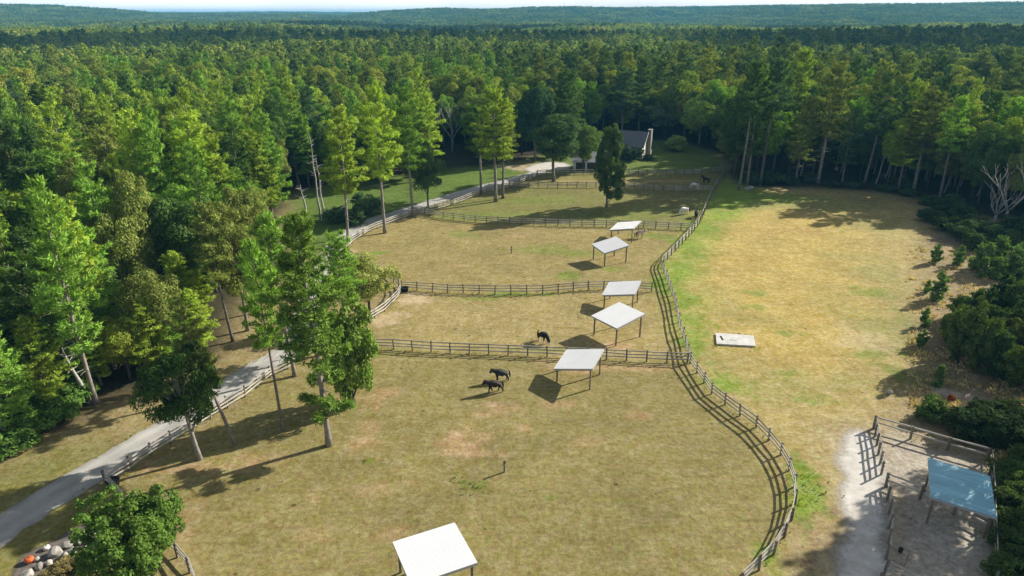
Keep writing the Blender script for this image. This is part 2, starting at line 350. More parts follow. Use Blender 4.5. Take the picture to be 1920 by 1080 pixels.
    # darker worn bands of the near pasture
    for px, py, rx, ry, s in [(1130, 1000, 7, 2.2, .4), (1240, 960, 4, 2, .4), (900, 930, 9, 1.2, .3), (790, 980, 3, 1.2, .3), (1000, 830, 2, 1.5, .35), (1150, 800, 5, 2, .3)]: spot(px, py, rx, ry, (.19, .165, .06), s)
    # scrub strip on the right
    poly([(1748, 430), (1760, 385), (1900, 425), (2100, 470), (2300, 1000), (2300, 1300), (1870, 1200), (1855, 860), (1640, 795), (1700, 745), (1722, 690), (1708, 620), (1718, 560), (1725, 480)], (.29, .225, .12), 4)
    for a in [(1790, 470, 6, 2), (1830, 520, 7, 3), (1760, 525, 3, 3), (1735, 590, 2.5, 2), (1730, 745, 2, 1.5)]: spot(*a, (.36, .27, .12), .75)
    for a in [(1790, 740, 3, 1.6), (1840, 762, 3.6, 1.2), (1880, 768, 4, .7)]: spot(*a, (.50, .42, .33), .85)
    for a in [(1690, 700, 2.6, 3.4), (1710, 660, 2.4, 1)]: spot(*a, (.15, .2, .035), .7)
    # gravel and dirt about the pen
    poly([(1560, 835), (1545, 800), (1625, 790), (1660, 905), (1672, 1000), (1655, 1110), (1480, 1110), (1560, 1000), (1590, 900)], (.41, .33, .20), 3)
    poly([(1640, 803), (1850, 864), (1858, 1000), (1862, 1110), (1650, 1110), (1668, 1000), (1655, 900)], (.44, .385, .31), 2)
    spot(1700, 870, 2.4, 1.6, (.46, .40, .30), .7); spot(1720, 830, 3, 1, (.43, .37, .27), .6)
    for a in [(1540, 1010, 1.7, 2), (1560, 960, 1.2, 1.2), (1500, 1050, 1.6, 1.4)]: spot(*a, (.22, .15, .08), .55)
    # sandy turnaround by the house
    spot(975, 313, 7, 5, (.45, .34, .22), .9)
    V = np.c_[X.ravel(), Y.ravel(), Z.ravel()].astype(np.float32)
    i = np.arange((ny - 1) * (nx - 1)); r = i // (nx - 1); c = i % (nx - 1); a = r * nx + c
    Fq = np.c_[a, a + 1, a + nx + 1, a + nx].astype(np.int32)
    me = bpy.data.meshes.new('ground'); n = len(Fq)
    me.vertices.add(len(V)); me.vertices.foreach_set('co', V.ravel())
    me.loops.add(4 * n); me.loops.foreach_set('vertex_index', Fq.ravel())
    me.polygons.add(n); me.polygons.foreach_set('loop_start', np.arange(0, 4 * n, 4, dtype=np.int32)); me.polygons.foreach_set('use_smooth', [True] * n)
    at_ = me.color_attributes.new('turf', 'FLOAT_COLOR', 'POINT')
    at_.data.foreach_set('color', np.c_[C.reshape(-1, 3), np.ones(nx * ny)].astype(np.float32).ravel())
    me.update(calc_edges=True)
    m, nt, b = new_mat('turf'); L = nt.links.new
    ca = N(nt, 'ShaderNodeVertexColor', layer_name='turf'); ge = N(nt, 'ShaderNodeNewGeometry')
    def noise(sc, det=4, rough=.6):
        k = N(nt, 'ShaderNodeTexNoise'); k.inputs['Scale'].default_value = sc; k.inputs['Detail'].default_value = det; k.inputs['Roughness'].default_value = rough
        L(ge.outputs['Position'], k.inputs['Vector']); return k
    def mr(src, a, bb, c, d):
        k = N(nt, 'ShaderNodeMapRange'); k.inputs['From Min'].default_value = a; k.inputs['From Max'].default_value = bb; k.inputs['To Min'].default_value = c; k.inputs['To Max'].default_value = d
        L(src, k.inputs['Value']); return k.outputs['Result']
    n1 = noise(2.3, 6, .78); n2 = noise(.8, 4, .6); n3 = noise(.16, 4, .55); n4 = noise(1.3, 3, .6)
    mul = N(nt, 'ShaderNodeMath', operation='MULTIPLY'); L(mr(n1.outputs['Fac'], .3, .7, .54, 1.46), mul.inputs[0]); L(mr(n2.outputs['Fac'], .3, .7, .82, 1.18), mul.inputs[1])
    mul2 = N(nt, 'ShaderNodeMath', operation='MULTIPLY'); L(mul.outputs[0], mul2.inputs[0]); L(mr(n3.outputs['Fac'], .3, .7, .86, 1.14), mul2.inputs[1])
    vs = N(nt, 'ShaderNodeVectorMath', operation='SCALE'); L(ca.outputs['Color'], vs.inputs[0]); L(mul2.outputs[0], vs.inputs['Scale'])
    # straw-to-green drift of the grass itself
    hs = N(nt, 'ShaderNodeHueSaturation'); L(vs.outputs['Vector'], hs.inputs['Color']); L(mr(n4.outputs['Fac'], .3, .7, .478, .522), hs.inputs['Hue']); L(mr(n2.outputs['Fac'], .3, .7, 1.1, .85), hs.inputs['Saturation'])
    mp = N(nt, 'ShaderNodeMapping'); mp.inputs['Scale'].default_value = (.10, 1.5, 1); mp.inputs['Rotation'].default_value = (0, 0, .06); L(ge.outputs['Position'], mp.inputs['Vector'])
    sn = N(nt, 'ShaderNodeTexNoise'); sn.inputs['Scale'].default_value = 1; sn.inputs['Detail'].default_value = 3; L(mp.outputs['Vector'], sn.inputs['Vector'])
    st = N(nt, 'ShaderNodeVectorMath', operation='SCALE'); L(hs.outputs['Color'], st.inputs[0]); L(mr(sn.outputs['Fac'], .3, .7, .95, 1.05), st.inputs['Scale'])
    vo = N(nt, 'ShaderNodeTexVoronoi'); vo.inputs['Scale'].default_value = .55; L(ge.outputs['Position'], vo.inputs['Vector'])
    sz = N(nt, 'ShaderNodeSeparateColor'); L(vo.outputs['Color'], sz.inputs[0]); lim = mr(sz.outputs[0], .45, 1, 0, .16)
    sub = N(nt, 'ShaderNodeMath', operation='SUBTRACT'); L(lim, sub.inputs[0]); L(vo.outputs['Distance'], sub.inputs[1]); dk = mr(sub.outputs[0], 0, .05, 1, .5)
    s2 = N(nt, 'ShaderNodeVectorMath', operation='SCALE'); L(st.outputs['Vector'], s2.inputs[0]); L(dk, s2.inputs['Scale'])
    L(s2.outputs['Vector'], b.inputs['Base Color']); b.inputs['Roughness'].default_value = .95; b.inputs['Specular IOR Level'].default_value = .1
    ad = N(nt, 'ShaderNodeMath', operation='MULTIPLY_ADD'); L(n4.outputs['Fac'], ad.inputs[0]); ad.inputs[1].default_value = .3; L(n1.outputs['Fac'], ad.inputs[2])
    bp = N(nt, 'ShaderNodeBump'); bp.inputs['Strength'].default_value = .8; bp.inputs['Distance'].default_value = .10
    L(ad.outputs[0], bp.inputs['Height']); L(bp.outputs['Normal'], b.inputs['Normal'])
    me.materials.append(m)
    o = link('ground', me); tag(o, kind='structure')
    return o
ground()

def strip(name, P, w0, z, mat, step=1.2, rag=.12, seed=1):
    P = resample(P, step); r = random.Random(seed); V = []; F = []
    for i, p in enumerate(P):
        d = (P[min(i + 2, len(P) - 1)] - P[max(i - 2, 0)]).normalized(); n = Vector((-d.y, d.x, 0))
        a = w0 / 2
        for t in (-1, -.5, 0, .5, 1):
            k = a * t + (r.uniform(-rag, rag) if abs(t) == 1 else 0)
            V.append((p.x + n.x * k, p.y + n.y * k, z))
    for i in range(len(P) - 1):
        for k in range(4): F.append((i * 5 + k, i * 5 + k + 1, i * 5 + k + 6, i * 5 + k + 5))
    b = MB(); b.add(V, [tuple(reversed(f)) for f in F]); me = b.mesh(name, mat); ca = me.color_attributes.new('wear', 'FLOAT_COLOR', 'POINT')
    k = np.tile([.78, 1.1, .9, 1.1, .78], len(P)); ca.data.foreach_set('color', np.c_[k, k, k, np.ones(len(k))].astype(np.float32).ravel()); o = link(name, me); tag(o, kind='structure'); return o

def road_mat(name, c, c2, sc=1.5):
    m, nt, b = new_mat(name); L = nt.links.new
    ge = N(nt, 'ShaderNodeNewGeometry'); a = N(nt, 'ShaderNodeTexNoise'); a.inputs['Scale'].default_value = sc; a.inputs['Detail'].default_value = 6; a.inputs['Roughness'].default_value = .65
    L(ge.outputs['Position'], a.inputs['Vector']); cr = N(nt, 'ShaderNodeValToRGB')
    cr.color_ramp.elements[0].position = .32; cr.color_ramp.elements[1].position = .68; cr.color_ramp.elements[0].color = (*c, 1); cr.color_ramp.elements[1].color = (*c2, 1)
    L(a.outputs['Fac'], cr.inputs['Fac']); f = N(nt, 'ShaderNodeTexNoise'); f.inputs['Scale'].default_value = 9; f.inputs['Detail'].default_value = 3; L(ge.outputs['Position'], f.inputs['Vector'])
    mr = N(nt, 'ShaderNodeMapRange'); mr.inputs['To Min'].default_value = .75; mr.inputs['To Max'].default_value = 1.25; L(f.outputs['Fac'], mr.inputs['Value'])
    v = N(nt, 'ShaderNodeVectorMath', operation='SCALE'); L(cr.outputs['Color'], v.inputs[0]); L(mr.outputs['Result'], v.inputs['Scale']); L(v.outputs['Vector'], b.inputs['Base Color'])
    b.inputs['Roughness'].default_value = .9; b.inputs['Specular IOR Level'].default_value = .2
    bp = N(nt, 'ShaderNodeBump'); bp.inputs['Strength'].default_value = .3; bp.inputs['Distance'].default_value = .04; L(f.outputs['Fac'], bp.inputs['Height']); L(bp.outputs['Normal'], b.inputs['Normal'])
    return m
M['drive'] = road_mat('drive_surface', (.36, .345, .31), (.52, .50, .46), .35)
M['gravel'] = road_mat('gravel_surface', (.48, .445, .38), (.70, .67, .61), .9)
_nt = M['drive'].node_tree; _p = _nt.nodes['Principled BSDF']; _src = _p.inputs['Base Color'].links[0].from_socket; _ca = N(_nt, 'ShaderNodeVertexColor', layer_name='wear'); _v = N(_nt, 'ShaderNodeVectorMath', operation='MULTIPLY')
_nt.links.new(_src, _v.inputs[0]); _nt.links.new(_ca.outputs['Color'], _v.inputs[1]); _nt.links.new(_v.outputs['Vector'], _p.inputs['Base Color'])
strip('driveway', W(DRIVE_C), 3.7, .012, M['drive'], rag=.2)

def blob(name, px, z, mat, soft=2.0, seed=3):
    """a sheet of loose stone that thins out towards its edge"""
    P = W(px); xs = [p[0] for p in P]; ys = [p[1] for p in P]; st = .3
    gx = np.arange(min(xs) - 3, max(xs) + 3, st); gy = np.arange(min(ys) - 3, max(ys) + 3, st); X, Y = np.meshgrid(gx, gy)
    m = inside(X + (grid_noise(X, Y, 1.6, seed) - .5) * 1.8, Y + (grid_noise(X, Y, 1.6, seed + 1) - .5) * 1.8, P).astype(float); k = max(1, int(soft / st / 2))
    for ax in (0, 1):
        for _ in range(2):
            c = np.cumsum(np.pad(m, [(k + 1, k) if a == ax else (0, 0) for a in (0, 1)]), axis=ax); m = (np.take(c, range(2 * k + 1, c.shape[ax]), axis=ax) - np.take(c, range(0, c.shape[ax] - 2 * k - 1), axis=ax)) / (2 * k + 1)
    ny, nx = X.shape; q = np.arange((ny - 1) * (nx - 1)); a = q // (nx - 1) * nx + q % (nx - 1); F = np.c_[a, a + 1, a + nx + 1, a + nx]; F = F[m.ravel()[F].max(1) > .06]
    u, inv = np.unique(F, return_inverse=True); me = bpy.data.meshes.new(name); me.from_pydata(np.c_[X.ravel()[u], Y.ravel()[u], np.full(len(u), z)].tolist(), [], inv.reshape(-1, 4).tolist())
    at_ = me.color_attributes.new('cover', 'FLOAT_COLOR', 'POINT'); v = m.ravel()[u]; at_.data.foreach_set('color', np.c_[v, v, v, np.ones(len(v))].astype(np.float32).ravel())
    mt = mat.copy(); nt = mt.node_tree; L = nt.links.new; out = nt.nodes['Material Output']; bs = nt.nodes['Principled BSDF']; ca = N(nt, 'ShaderNodeVertexColor', layer_name='cover'); ge = N(nt, 'ShaderNodeNewGeometry')
    no = N(nt, 'ShaderNodeTexNoise'); no.inputs['Scale'].default_value = 2.2; no.inputs['Detail'].default_value = 6; no.inputs['Roughness'].default_value = .7; L(ge.outputs['Position'], no.inputs['Vector'])
    ma = N(nt, 'ShaderNodeMath', operation='MULTIPLY_ADD'); L(no.outputs['Fac'], ma.inputs[0]); ma.inputs[1].default_value = .75; L(ca.outputs['Color'], ma.inputs[2])
    mr = N(nt, 'ShaderNodeMapRange'); mr.inputs['From Min'].default_value = .58; mr.inputs['From Max'].default_value = 1.05; L(ma.outputs[0], mr.inputs['Value'])
    tr = N(nt, 'ShaderNodeBsdfTransparent'); mx = N(nt, 'ShaderNodeMixShader'); L(mr.outputs['Result'], mx.inputs[0]); L(tr.outputs[0], mx.inputs[1]); L(bs.outputs[0], mx.inputs[2]); L(mx.outputs[0], out.inputs['Surface'])
    me.materials.append(mt); o = link(name, me); tag(o, kind='structure'); return o
blob('gravel_path', [(1572, 845), (1590, 806), (1618, 803), (1630, 815), (1643, 870), (1655, 915), (1662, 960), (1662, 1010), (1655, 1060), (1640, 1110), (1545, 1110), (1585, 1040), (1595, 980), (1583, 900)], .012, M['gravel'])
blob('garden_bed', [(20, 1095), (45, 1050), (85, 1018), (150, 990), (200, 985), (215, 1000), (150, 1030), (100, 1055), (70, 1100)], .012, M['mulch'], .7)
blob('gravel_turnaround', [(985, 318), (1000, 308), (1030, 304), (1062, 306), (1075, 312), (1062, 319), (1030, 322), (1008, 326)], .016, M['gravel'], 2.4)

# ------------------------------------------------------------------ fences
def fence(P, label, spacing=2.3, h=1.42, rails=(.45, .85, 1.25), w=(.05, .15), pw=.14, cat='fence', seed=0):
    r = random.Random(seed); pts = resample(P, spacing)
    root = empty('rail_fence', (pts[0].x, pts[0].y, 0)); tag(root, label, cat, 'rail fences round the paddocks')
    o0 = Vector((pts[0].x, pts[0].y, 0))
    me = MB(); me.box((0, 0, h / 2), (pw, pw, h)); me.box((0, 0, h + .012), (pw + .03, pw + .03, .024))
    pm = me.mesh('post', M['post'])
    for p in pts:
        o = link('post', pm, root); o.location = p - o0; d = r.random() * .3
        o.rotation_euler = (r.gauss(0, .035), r.gauss(0, .035), d); o.scale = (1, 1, r.uniform(.95, 1.05))
    # each line of boards is a part
    for z in rails:
        b = MB(); zz = [z + r.gauss(0, .03) for _ in pts]
        for i in range(len(pts) - 1):
            a, c = pts[i] - o0, pts[i + 1] - o0; d = (c - a).normalized(); off = Vector((-d.y, d.x, 0)) * (pw / 2 + w[0] / 2 + .004)
            b.bar(a + off + Vector((0, 0, zz[i])) + d * .01, c + off + Vector((0, 0, zz[i + 1])) - d * .01, w[0], w[1])
        b.build('rail', M['rail'], root)
    return root
fence(W(F1), 'long curving three-rail wooden fence between the pastures and the golden field', seed=1)
fence(W(F2), 'wooden cross fence behind the two black ponies and the front shelter', seed=2)
fence(W(F3), 'wooden cross fence bowing behind the white-socked grazing horse, black tub at its end', seed=3)
fence(W(F4), 'wooden cross fence passing behind the farthest white-roofed shelter', seed=4)
fence(W(F5), 'wooden cross fence behind the lone columnar tree', seed=5)
fence(W(F6), 'wooden fence along the house lawn, farthest of the cross fences', seed=6)
fence(W(F7), 'long wooden fence following the driveway from the house to the corner tub', seed=7)
fence(W(F7B), 'short wooden fence from the corner tub down behind the round bush', seed=8)
fence(W(PEN_L1), 'upper side fence of the dirt pen beside the gravel path', 1.7, seed=9)
fence(W(PEN_L2), 'lower side fence of the dirt pen beside the gravel path', 1.9, seed=10)
fence(W(PEN_TOP), 'two-rail fence closing the far side of the dirt pen', 3.4, 1.4, (.65, 1.25), (.06, .16), .16, seed=11)
fence(W(PEN_R), 'two-rail fence between the dirt pen and the dark shrubs', 2.6, 1.4, (.65, 1.25), seed=12)
fence(W(PEN_MID), 'two-rail fence dividing the dirt pen under the blue-roofed shelter', 3.0, 1.4, (.65, 1.25), (.06, .16), .16, seed=13)
fence(W(PEN_LOW), 'fence stub by the pen gateway nearest the bottom of the gravel path', 2.0, seed=14)
fence(W(PEN_LOW2), 'fence at the bottom of the dirt pen below the black bucket', 2.2, seed=15)

# ------------------------------------------------------------------ run-in shelters
def shelter(fit, label, roof, name='run_in_shelter'):
    cx, cy, yaw, w, l, z0, sa, sb = fit
    root = empty(name, (cx, cy, 0), yaw); tag(root, label, 'shelter', 'open run-in shelters')
    zf = lambda x, y: z0 + sa * x / (w / 2) + sb * y / (l / 2)
    X, Y = w / 2, l / 2; C = [(-X, -Y), (X, -Y), (X, Y), (-X, Y)]
    # ribbed sheet roof
    b = MB(); n = 22; T = .012
    ribs = []
    for k in range(n + 1):
        x = -X + w * k / n
        for dx, hh in ((-.02, 0), (-.012, .022), (.012, .022), (.02, 0)):
            xx = x + dx
            if -X <= xx <= X: ribs.append((xx, hh))
    top = []
    for y in (-Y, Y):
        top += [(x, y, zf(x, y) + hh) for x, hh in ribs]
    m = len(ribs); F = [(i, i + 1, m + i + 1, m + i) for i in range(m - 1)]
    bot = [(p[0], p[1], p[2] - T - .02) for p in top]
    V = top + bot; F += [(2 * m + i + 1, 2 * m + i, 3 * m + i, 3 * m + i + 1) for i in range(m - 1)]
    F += [(i + 1, i, 2 * m + i, 2 * m + i + 1) for i in range(m - 1)] + [(m + i, m + i + 1, 3 * m + i + 1, 3 * m + i) for i in range(m - 1)]
    F += [(0, m, 3 * m, 2 * m), (2 * m - 1, m - 1, 3 * m - 1, 4 * m - 1)]
    b.add(V, F); b.build('roof', roof, root)
    # fascia boards round the edge
    f = MB()
    for i in range(4):
        a, c = C[i], C[(i + 1) % 4]
        sx = lambda p: Vector((p[0] * .992, p[1] * .992, zf(*p) - .125))
        f.bar(sx(a), sx(c), .04, .17)
    f.build('fascia', M['roof_edge'], root)
    r = MB()
    for t in (-.8, -.4, 0, .4, .8):
        r.bar((-X * .96, Y * t, zf(-X * .96, Y * t) - .1), (X * .96, Y * t, zf(X * .96, Y * t) - .1), .05, .12)
    r.build('rafters', M['frame_wood'], root)
    for (x, y) in C:
        x *= .86; y *= .86; h = zf(x, y) - .17
        p = MB(); p.box((x, y, h / 2), (.15, .15, h)); p.build('post', M['shed_post'], root)
    for s in (-1, 1):
        e = MB(); e.bar((-X * .92, Y * .86 * s + .1 * s, zf(-X * .9, Y * .86 * s) - .26), (X * .92, Y * .86 * s + .1 * s, zf(X * .9, Y * .86 * s) - .26), .05, .2); e.build('beam', M['frame_wood'], root)
    return root
WR = M['roof_white']
shelter((-5.48, 37.65, -1.14, 4.6, 4.76, 2.81, .07, .02), 'white-roofed open shelter nearest of all, cut by the bottom edge of the photo', WR)
shelter((7.46, 67.29, -.42, 4.45, 4.13, 2.47, .49, .22), 'white-roofed open shelter on posts beside the two black ponies', WR)
shelter((13.31, 78.18, -.93, 4.55, 4.9, 2.93, -.03, .32), 'white diamond-shaped shelter roof in front of another shelter, by the white-socked horse', WR)
shelter((15.27, 88.08, -.37, 4.58, 4.03, 2.59, .42, .24), 'white-roofed open shelter just behind the diamond-shaped one', WR)
shelter((16.13, 106.56, -1.144, 4.11, 4.74, 2.79, -.16, .35), 'white-roofed open shelter standing with its shadow beside the pale pony pasture', WR)
shelter((20.53, 118.71, -.48, 4.46, 4.44, 2.45, .46, .12), 'greyish white shelter farthest off, with the pinto horse behind it', WR)
shelter((35.93, 44.78, -2.02, 4.56, 4.5, 2.88, -.35, -.21), 'blue-grey metal roofed shelter in the dirt pen', M['roof_blue'])

# ------------------------------------------------------------------ horses
def skin_mesh(name, chains, mat):
    """grow one continuous body from chains of (x, y, z, r); points that coincide are shared joints"""
    V = []; E = []; R = []; idx = {}
    def vid(p):
        k = (round(p[0], 3), round(p[1], 3), round(p[2], 3))
        if k not in idx: idx[k] = len(V); V.append(p[:3]); R.append(p[3])
        return idx[k]
    for ch in chains:
        ids = [vid(p) for p in ch]
        E += list(zip(ids[:-1], ids[1:]))
    me = bpy.data.meshes.new(name); me.from_pydata(V, E, []); o = bpy.data.objects.new(name + '_tmp', me); COL.objects.link(o)
    o.modifiers.new('s', 'SKIN'); sv = me.skin_vertices[0].data
    for i, r in enumerate(R): sv[i].radius = (r if not isinstance(r, tuple) else r[0], r if not isinstance(r, tuple) else r[1])
    sv[0].use_root = True
    ss = o.modifiers.new('d', 'SUBSURF'); ss.levels = 2; ss.render_levels = 2
    dg = bpy.context.evaluated_depsgraph_get(); ev = o.evaluated_get(dg)
    out = bpy.data.meshes.new_from_object(ev); out.name = name
    bpy.data.objects.remove(o); out.materials.clear(); out.materials.append(mat)
    out.polygons.foreach_set('use_smooth', [True] * len(out.polygons))
    return out

def horse(px, py, heading, pose, coat, hair, label, size=1.0, stride=.12):
    x, y = at(px, py); root = empty('horse', (x, y, 0), math.atan2(heading[1], heading[0])); root.scale = (size,) * 3
    tag(root, label, 'horse', 'horses in the paddocks')
    pel = (-.60, 0, 1.20, .355); mid = (-.1, 0, 1.13, .375); ch = (.40, 0, 1.17, .35)
    if pose == 'graze':
        neck = [(.70, 0, 1.14, .29), (.93, 0, .84, .22), (1.08, 0, .58, .17)]; head = [(1.16, 0, .46, .16), (1.22, 0, .27, .13), (1.25, 0, .11, .095)]; earb = (1.08, 0, .58, .17); ed = (-.02, .12, .16)
    elif pose == 'low':
        neck = [(.70, 0, 1.30, .29), (.92, 0, 1.42, .23), (1.10, 0, 1.48, .18)]; head = [(1.19, 0, 1.40, .165), (1.29, 0, 1.20, .13), (1.35, 0, 1.04, .095)]; earb = (1.10, 0, 1.48, .18); ed = (-.03, .09, .22)
    else:
        neck = [(.70, 0, 1.38, .29), (.90, 0, 1.62, .22), (1.03, 0, 1.82, .17)]; head = [(1.13, 0, 1.80, .16), (1.28, 0, 1.66, .13), (1.40, 0, 1.53, .095)]; earb = (1.03, 0, 1.82, .17); ed = (-.03, .08, .22)
    chains = [[pel, mid, ch] + neck + head]
    for s in (-1, 1):
        k = stride * s
        chains.append([ch, (.45, .17 * s, .92, .19), (.46 + k * .5, .18 * s, .74, .135), (.48 + k, .18 * s, .45, .09), (.45 + k * 1.4, .18 * s, .14, .075), (.50 + k * 1.4, .18 * s, .04, .09)])
        chains.append([pel, (-.64, .17 * s, .98, .26), (-.52 - k * .4, .19 * s, .78, .18), (-.76 - k, .18 * s, .5, .10), (-.72 - k * 1.3, .18 * s, .14, .078), (-.66 - k * 1.3, .18 * s, .04, .09)])
        chains.append([earb, (earb[0] + ed[0], ed[1] * s * .8, earb[2] + ed[2], .028)])
    link('body', skin_mesh('body', chains, coat), root)
    t = MB(); sw = rnd.uniform(-.06, .06)
    t.tube([(-.82, 0, 1.36), (-.96, sw * .5, 1.2), (-1.02, sw, .85), (-1.0, sw * 1.4, .4)], [.05, .08, .11, .04], 7); t.build('tail', hair, root, True)
    m = MB(); P = [ch] + neck
    for i in range(len(P) - 1):
        a, c = P[i], P[i + 1]
        for q in range(5):
            f = q / 5; p = [a[j] + (c[j] - a[j]) * f for j in range(4)]
            d = Vector((c[0] - a[0], 0, c[2] - a[2])).normalized(); up = Vector((-d.z, 0, d.x)); 
            if i == 0 and f < .4: continue
            e = Vector(p[:3]) + up * p[3] * .72
            sd = .05 if q % 2 else -.02
            m.tube([e, e + up * .05 + Vector((0, sd, 0)), e - up * .14 + Vector((0, .13 + sd, -.05))], [.045, .05, .02], 5)
    m.build('mane', hair, root, True)
BLK = horse_coat('black_coat', (.018, .014, .012), False, (.030, .020, .015)); BSOCK = horse_coat('black_coat_white_socks', (.014, .012, .011), True)
GREYB = horse_coat('dark_grey_coat', (.035, .034, .036), False, (.018, .016, .016)); WHT = horse_coat('white_coat', (.86, .84, .80), False, (.80, .78, .74)); PINTO = horse_coat('pinto_coat', (.70, .62, .54), False, (.42, .27, .19))
HH, HW = M['hoof'], M['tail_white']
horse(1018, 642, (.62, -.78), 'graze', BSOCK, HH, 'black horse with white lower legs grazing alone in front of the diamond-shaped shelter', 1.0, .12)
horse(940, 714, (-1, -.12), 'low', GREYB, HH, 'dark grey-black pony standing behind the other black pony, head turned to the tree side', .95, .05)
horse(927, 735, (-1, -.22), 'low', BLK, HH, 'black pony walking in front, its shadow falling across the near pasture', .95, .17)
horse(1199, 447, (1, .12), 'low', PINTO, HW, 'pale pinto horse with brown head behind the farthest shelter', 1.0, .08)
horse(1282, 402, (-.85, -.5), 'graze', WHT, HW, 'white horse grazing beside a black horse near the pasture corner', 1.08, .1)
horse(1305, 408, (.25, .97), 'graze', BLK, HH, 'black horse seen end-on beside the white horse, close to the long fence', 1.0, .05)
horse(1302, 354, (-1, -.02), 'graze', WHT, HW, 'white horse grazing farther off behind the lone-tree fence, below a black horse', 1.0, .08)
horse(1323, 343, (-.9, .25), 'up', BLK, HH, 'black horse with raised head in the farthest paddock', .95, .08)

# ------------------------------------------------------------------ small things in the fields
def stone_mesh(r, sq=(1, 1, .7), seed=0, mat=None):
    bm = bmesh.new(); bmesh.ops.create_icosphere(bm, subdivisions=3, radius=1); q = random.Random(seed)
    pl = [(Vector((q.gauss(0, 1), q.gauss(0, 1), q.gauss(0, 1))).normalized(), q.uniform(.6, .95)) for _ in range(11)]
    for v in bm.verts:
        n = v.co.normalized(); k = 1.0
        for d, c in pl:
            t = n.dot(d)
            if t > .05: k = min(k, c / t)
        v.co = n * min(k, 1.08) * (1 + q.uniform(-.02, .02))
        v.co.x *= r * sq[0]; v.co.y *= r * sq[1]; v.co.z *= r * sq[2]
    me = bpy.data.meshes.new('stone'); bm.to_mesh(me); bm.free(); me.materials.append(mat or M['stone']); return me
def stone(px, py, r, label, seed, name='boulder', sq=(1, 1, .7), group=None, sink=.3):
    x, y = at(px, py); o = link(name, stone_mesh(r, sq, seed), None, (x, y, r * sq[2] * (1 - sink))); o.rotation_euler = (0, 0, seed * 1.7); tag(o, label, 'boulder', group); return o
stone(1405, 357, .95, 'pale boulder at the foot of the tall pine by the pasture corner', 41, sq=(1.5, .8, .7))
stone(688, 552, 1.0, 'grey boulder half hidden under the olive-leaved tree inside the fence bend', 42, sq=(1.5, 1, .9))
stone(1668, 738, .35, 'small white stone in the shade at the edge of the golden field', 43, sq=(1.4, .8, .6))
stone(1568, 320, .6, 'pale rock at the dark forest edge beyond the golden field', 44, sq=(1, .8, 1.1))
G = 'stones of the bed edging wall'
wall = [(52, 1082, .5, 'flat white stone at the low end of the bed edging'), (28, 1096, .45, 'pale stone cut off by the photo edge below the orange pumpkin'), (75, 1065, .36, 'pale stone just below the orange pumpkin'), (70, 1050, .26, 'small grey stone above the flat white stone'), (93, 1058, .3, 'squarish stone between the orange and the white pumpkin'), (106, 1040, .55, 'big rounded grey stone below the white pumpkin'), (124, 1046, .36, 'pale stone leaning on the big rounded grey stone'), (128, 1025, .42, 'long grey stone in the middle of the bed edging'), (138, 1036, .4, 'tall pale stone at the middle of the wall'), (146, 1050, .3, 'white lower stone spilling off the wall'), (150, 1018, .38, 'angular stone just below the ring-topped white pumpkin'), (158, 1030, .28, 'small white stone by the bush side'), (169, 1012, .62, 'largest grey stone next to the round bush'), (118, 1060, .28, 'small low stone under the leaning pale stone'), (84, 1078, .3, 'half-buried stone at the low front of the wall'), (134, 1056, .26, 'small stone at the foot of the wall beside dry grass'), (178, 1030, .3, 'shaded stone touching the bush leaves')]
for i, (a, b_, r, l) in enumerate(wall): stone(a, b_, r * .95, l, 60 + i, sq=(1.15, .95, .75), group=G)

def pumpkin(px, py, r, mat, label, z=0):
    x, y = at(px, py); root = empty('pumpkin', (x, y, z)); tag(root, label, 'pumpkin', 'pumpkins along the garden bed')
    b = MB(); nu, nv = 40, 14; V = []; F = []
    for j in range(nv + 1):
        ph = math.pi * j / nv
        for i in range(nu):
            t = 2 * math.pi * i / nu; rr = r * (1 + .07 * abs(math.cos(5 * t)) - .05) * (math.sin(ph) ** .8 if 0 < ph < math.pi else 0)
            dip = .16 * r * math.exp(-(math.sin(ph) / .35) ** 2)
            V.append((rr * math.cos(t), rr * math.sin(t), r * .72 + math.cos(ph) * (r * .72 - dip)))
    for j in range(nv):
        for i in range(nu): F.append((j * nu + i, (j + 1) * nu + i, (j + 1) * nu + (i + 1) % nu, j * nu + (i + 1) % nu))
    b.add(V, F); b.build('rind', mat, root, True)
    s = MB(); s.tube([(0, 0, r * 1.2), (0, .02, r * 1.5), (.05, .05, r * 1.72)], [.05, .035, .04], 7); s.build('stem', M['stem'], root, True)
pumpkin(56, 1054, .33, M['pumpkin'], 'orange pumpkin at the low end of the garden bed')
pumpkin(88, 1030, .25, M['pumpkin_w'], 'white pumpkin in the middle of the garden bed')
pumpkin(156, 1006, .23, M['pumpkin_w'], 'white pumpkin at the upper end of the bed, nearest the round bush')

def tub(px, py, r, h, label, name='water_tub', cat='tub'):
    x, y = at(px, py); root = empty(name, (x, y, 0)); tag(root, label, cat); b = MB(); n = 28; V = []; F = []
    prof = [(r * .86, .0), (r * .97, h * .9), (r * 1.04, h * .9), (r * 1.04, h), (r * .94, h), (r * .84, h * .12)]
    for q, z in prof: V += [(q * math.cos(2 * math.pi * i / n), q * math.sin(2 * math.pi * i / n), z) for i in range(n)]
    for j in range(len(prof) - 1):
        for i in range(n): F.append((j * n + i, j * n + (i + 1) % n, (j + 1) * n + (i + 1) % n, (j + 1) * n + i))
    F.append(tuple(reversed(range(n)))); F.append(tuple(5 * n + i for i in range(n))); b.add(V, F); b.build('shell', M['black_plastic'], root, True)
    w = MB(); V = [(r * .9 * math.cos(2 * math.pi * i / n), r * .9 * math.sin(2 * math.pi * i / n), h * .72) for i in range(n)]; w.add(V, [tuple(range(n))]); w.build('water', M['glass'], root)
tub(213, 909, .55, .55, 'round black water tub in the corner of the driveway fence')
tub(759, 546, .6, .6, 'round black water tub at the end of the bowed cross fence')
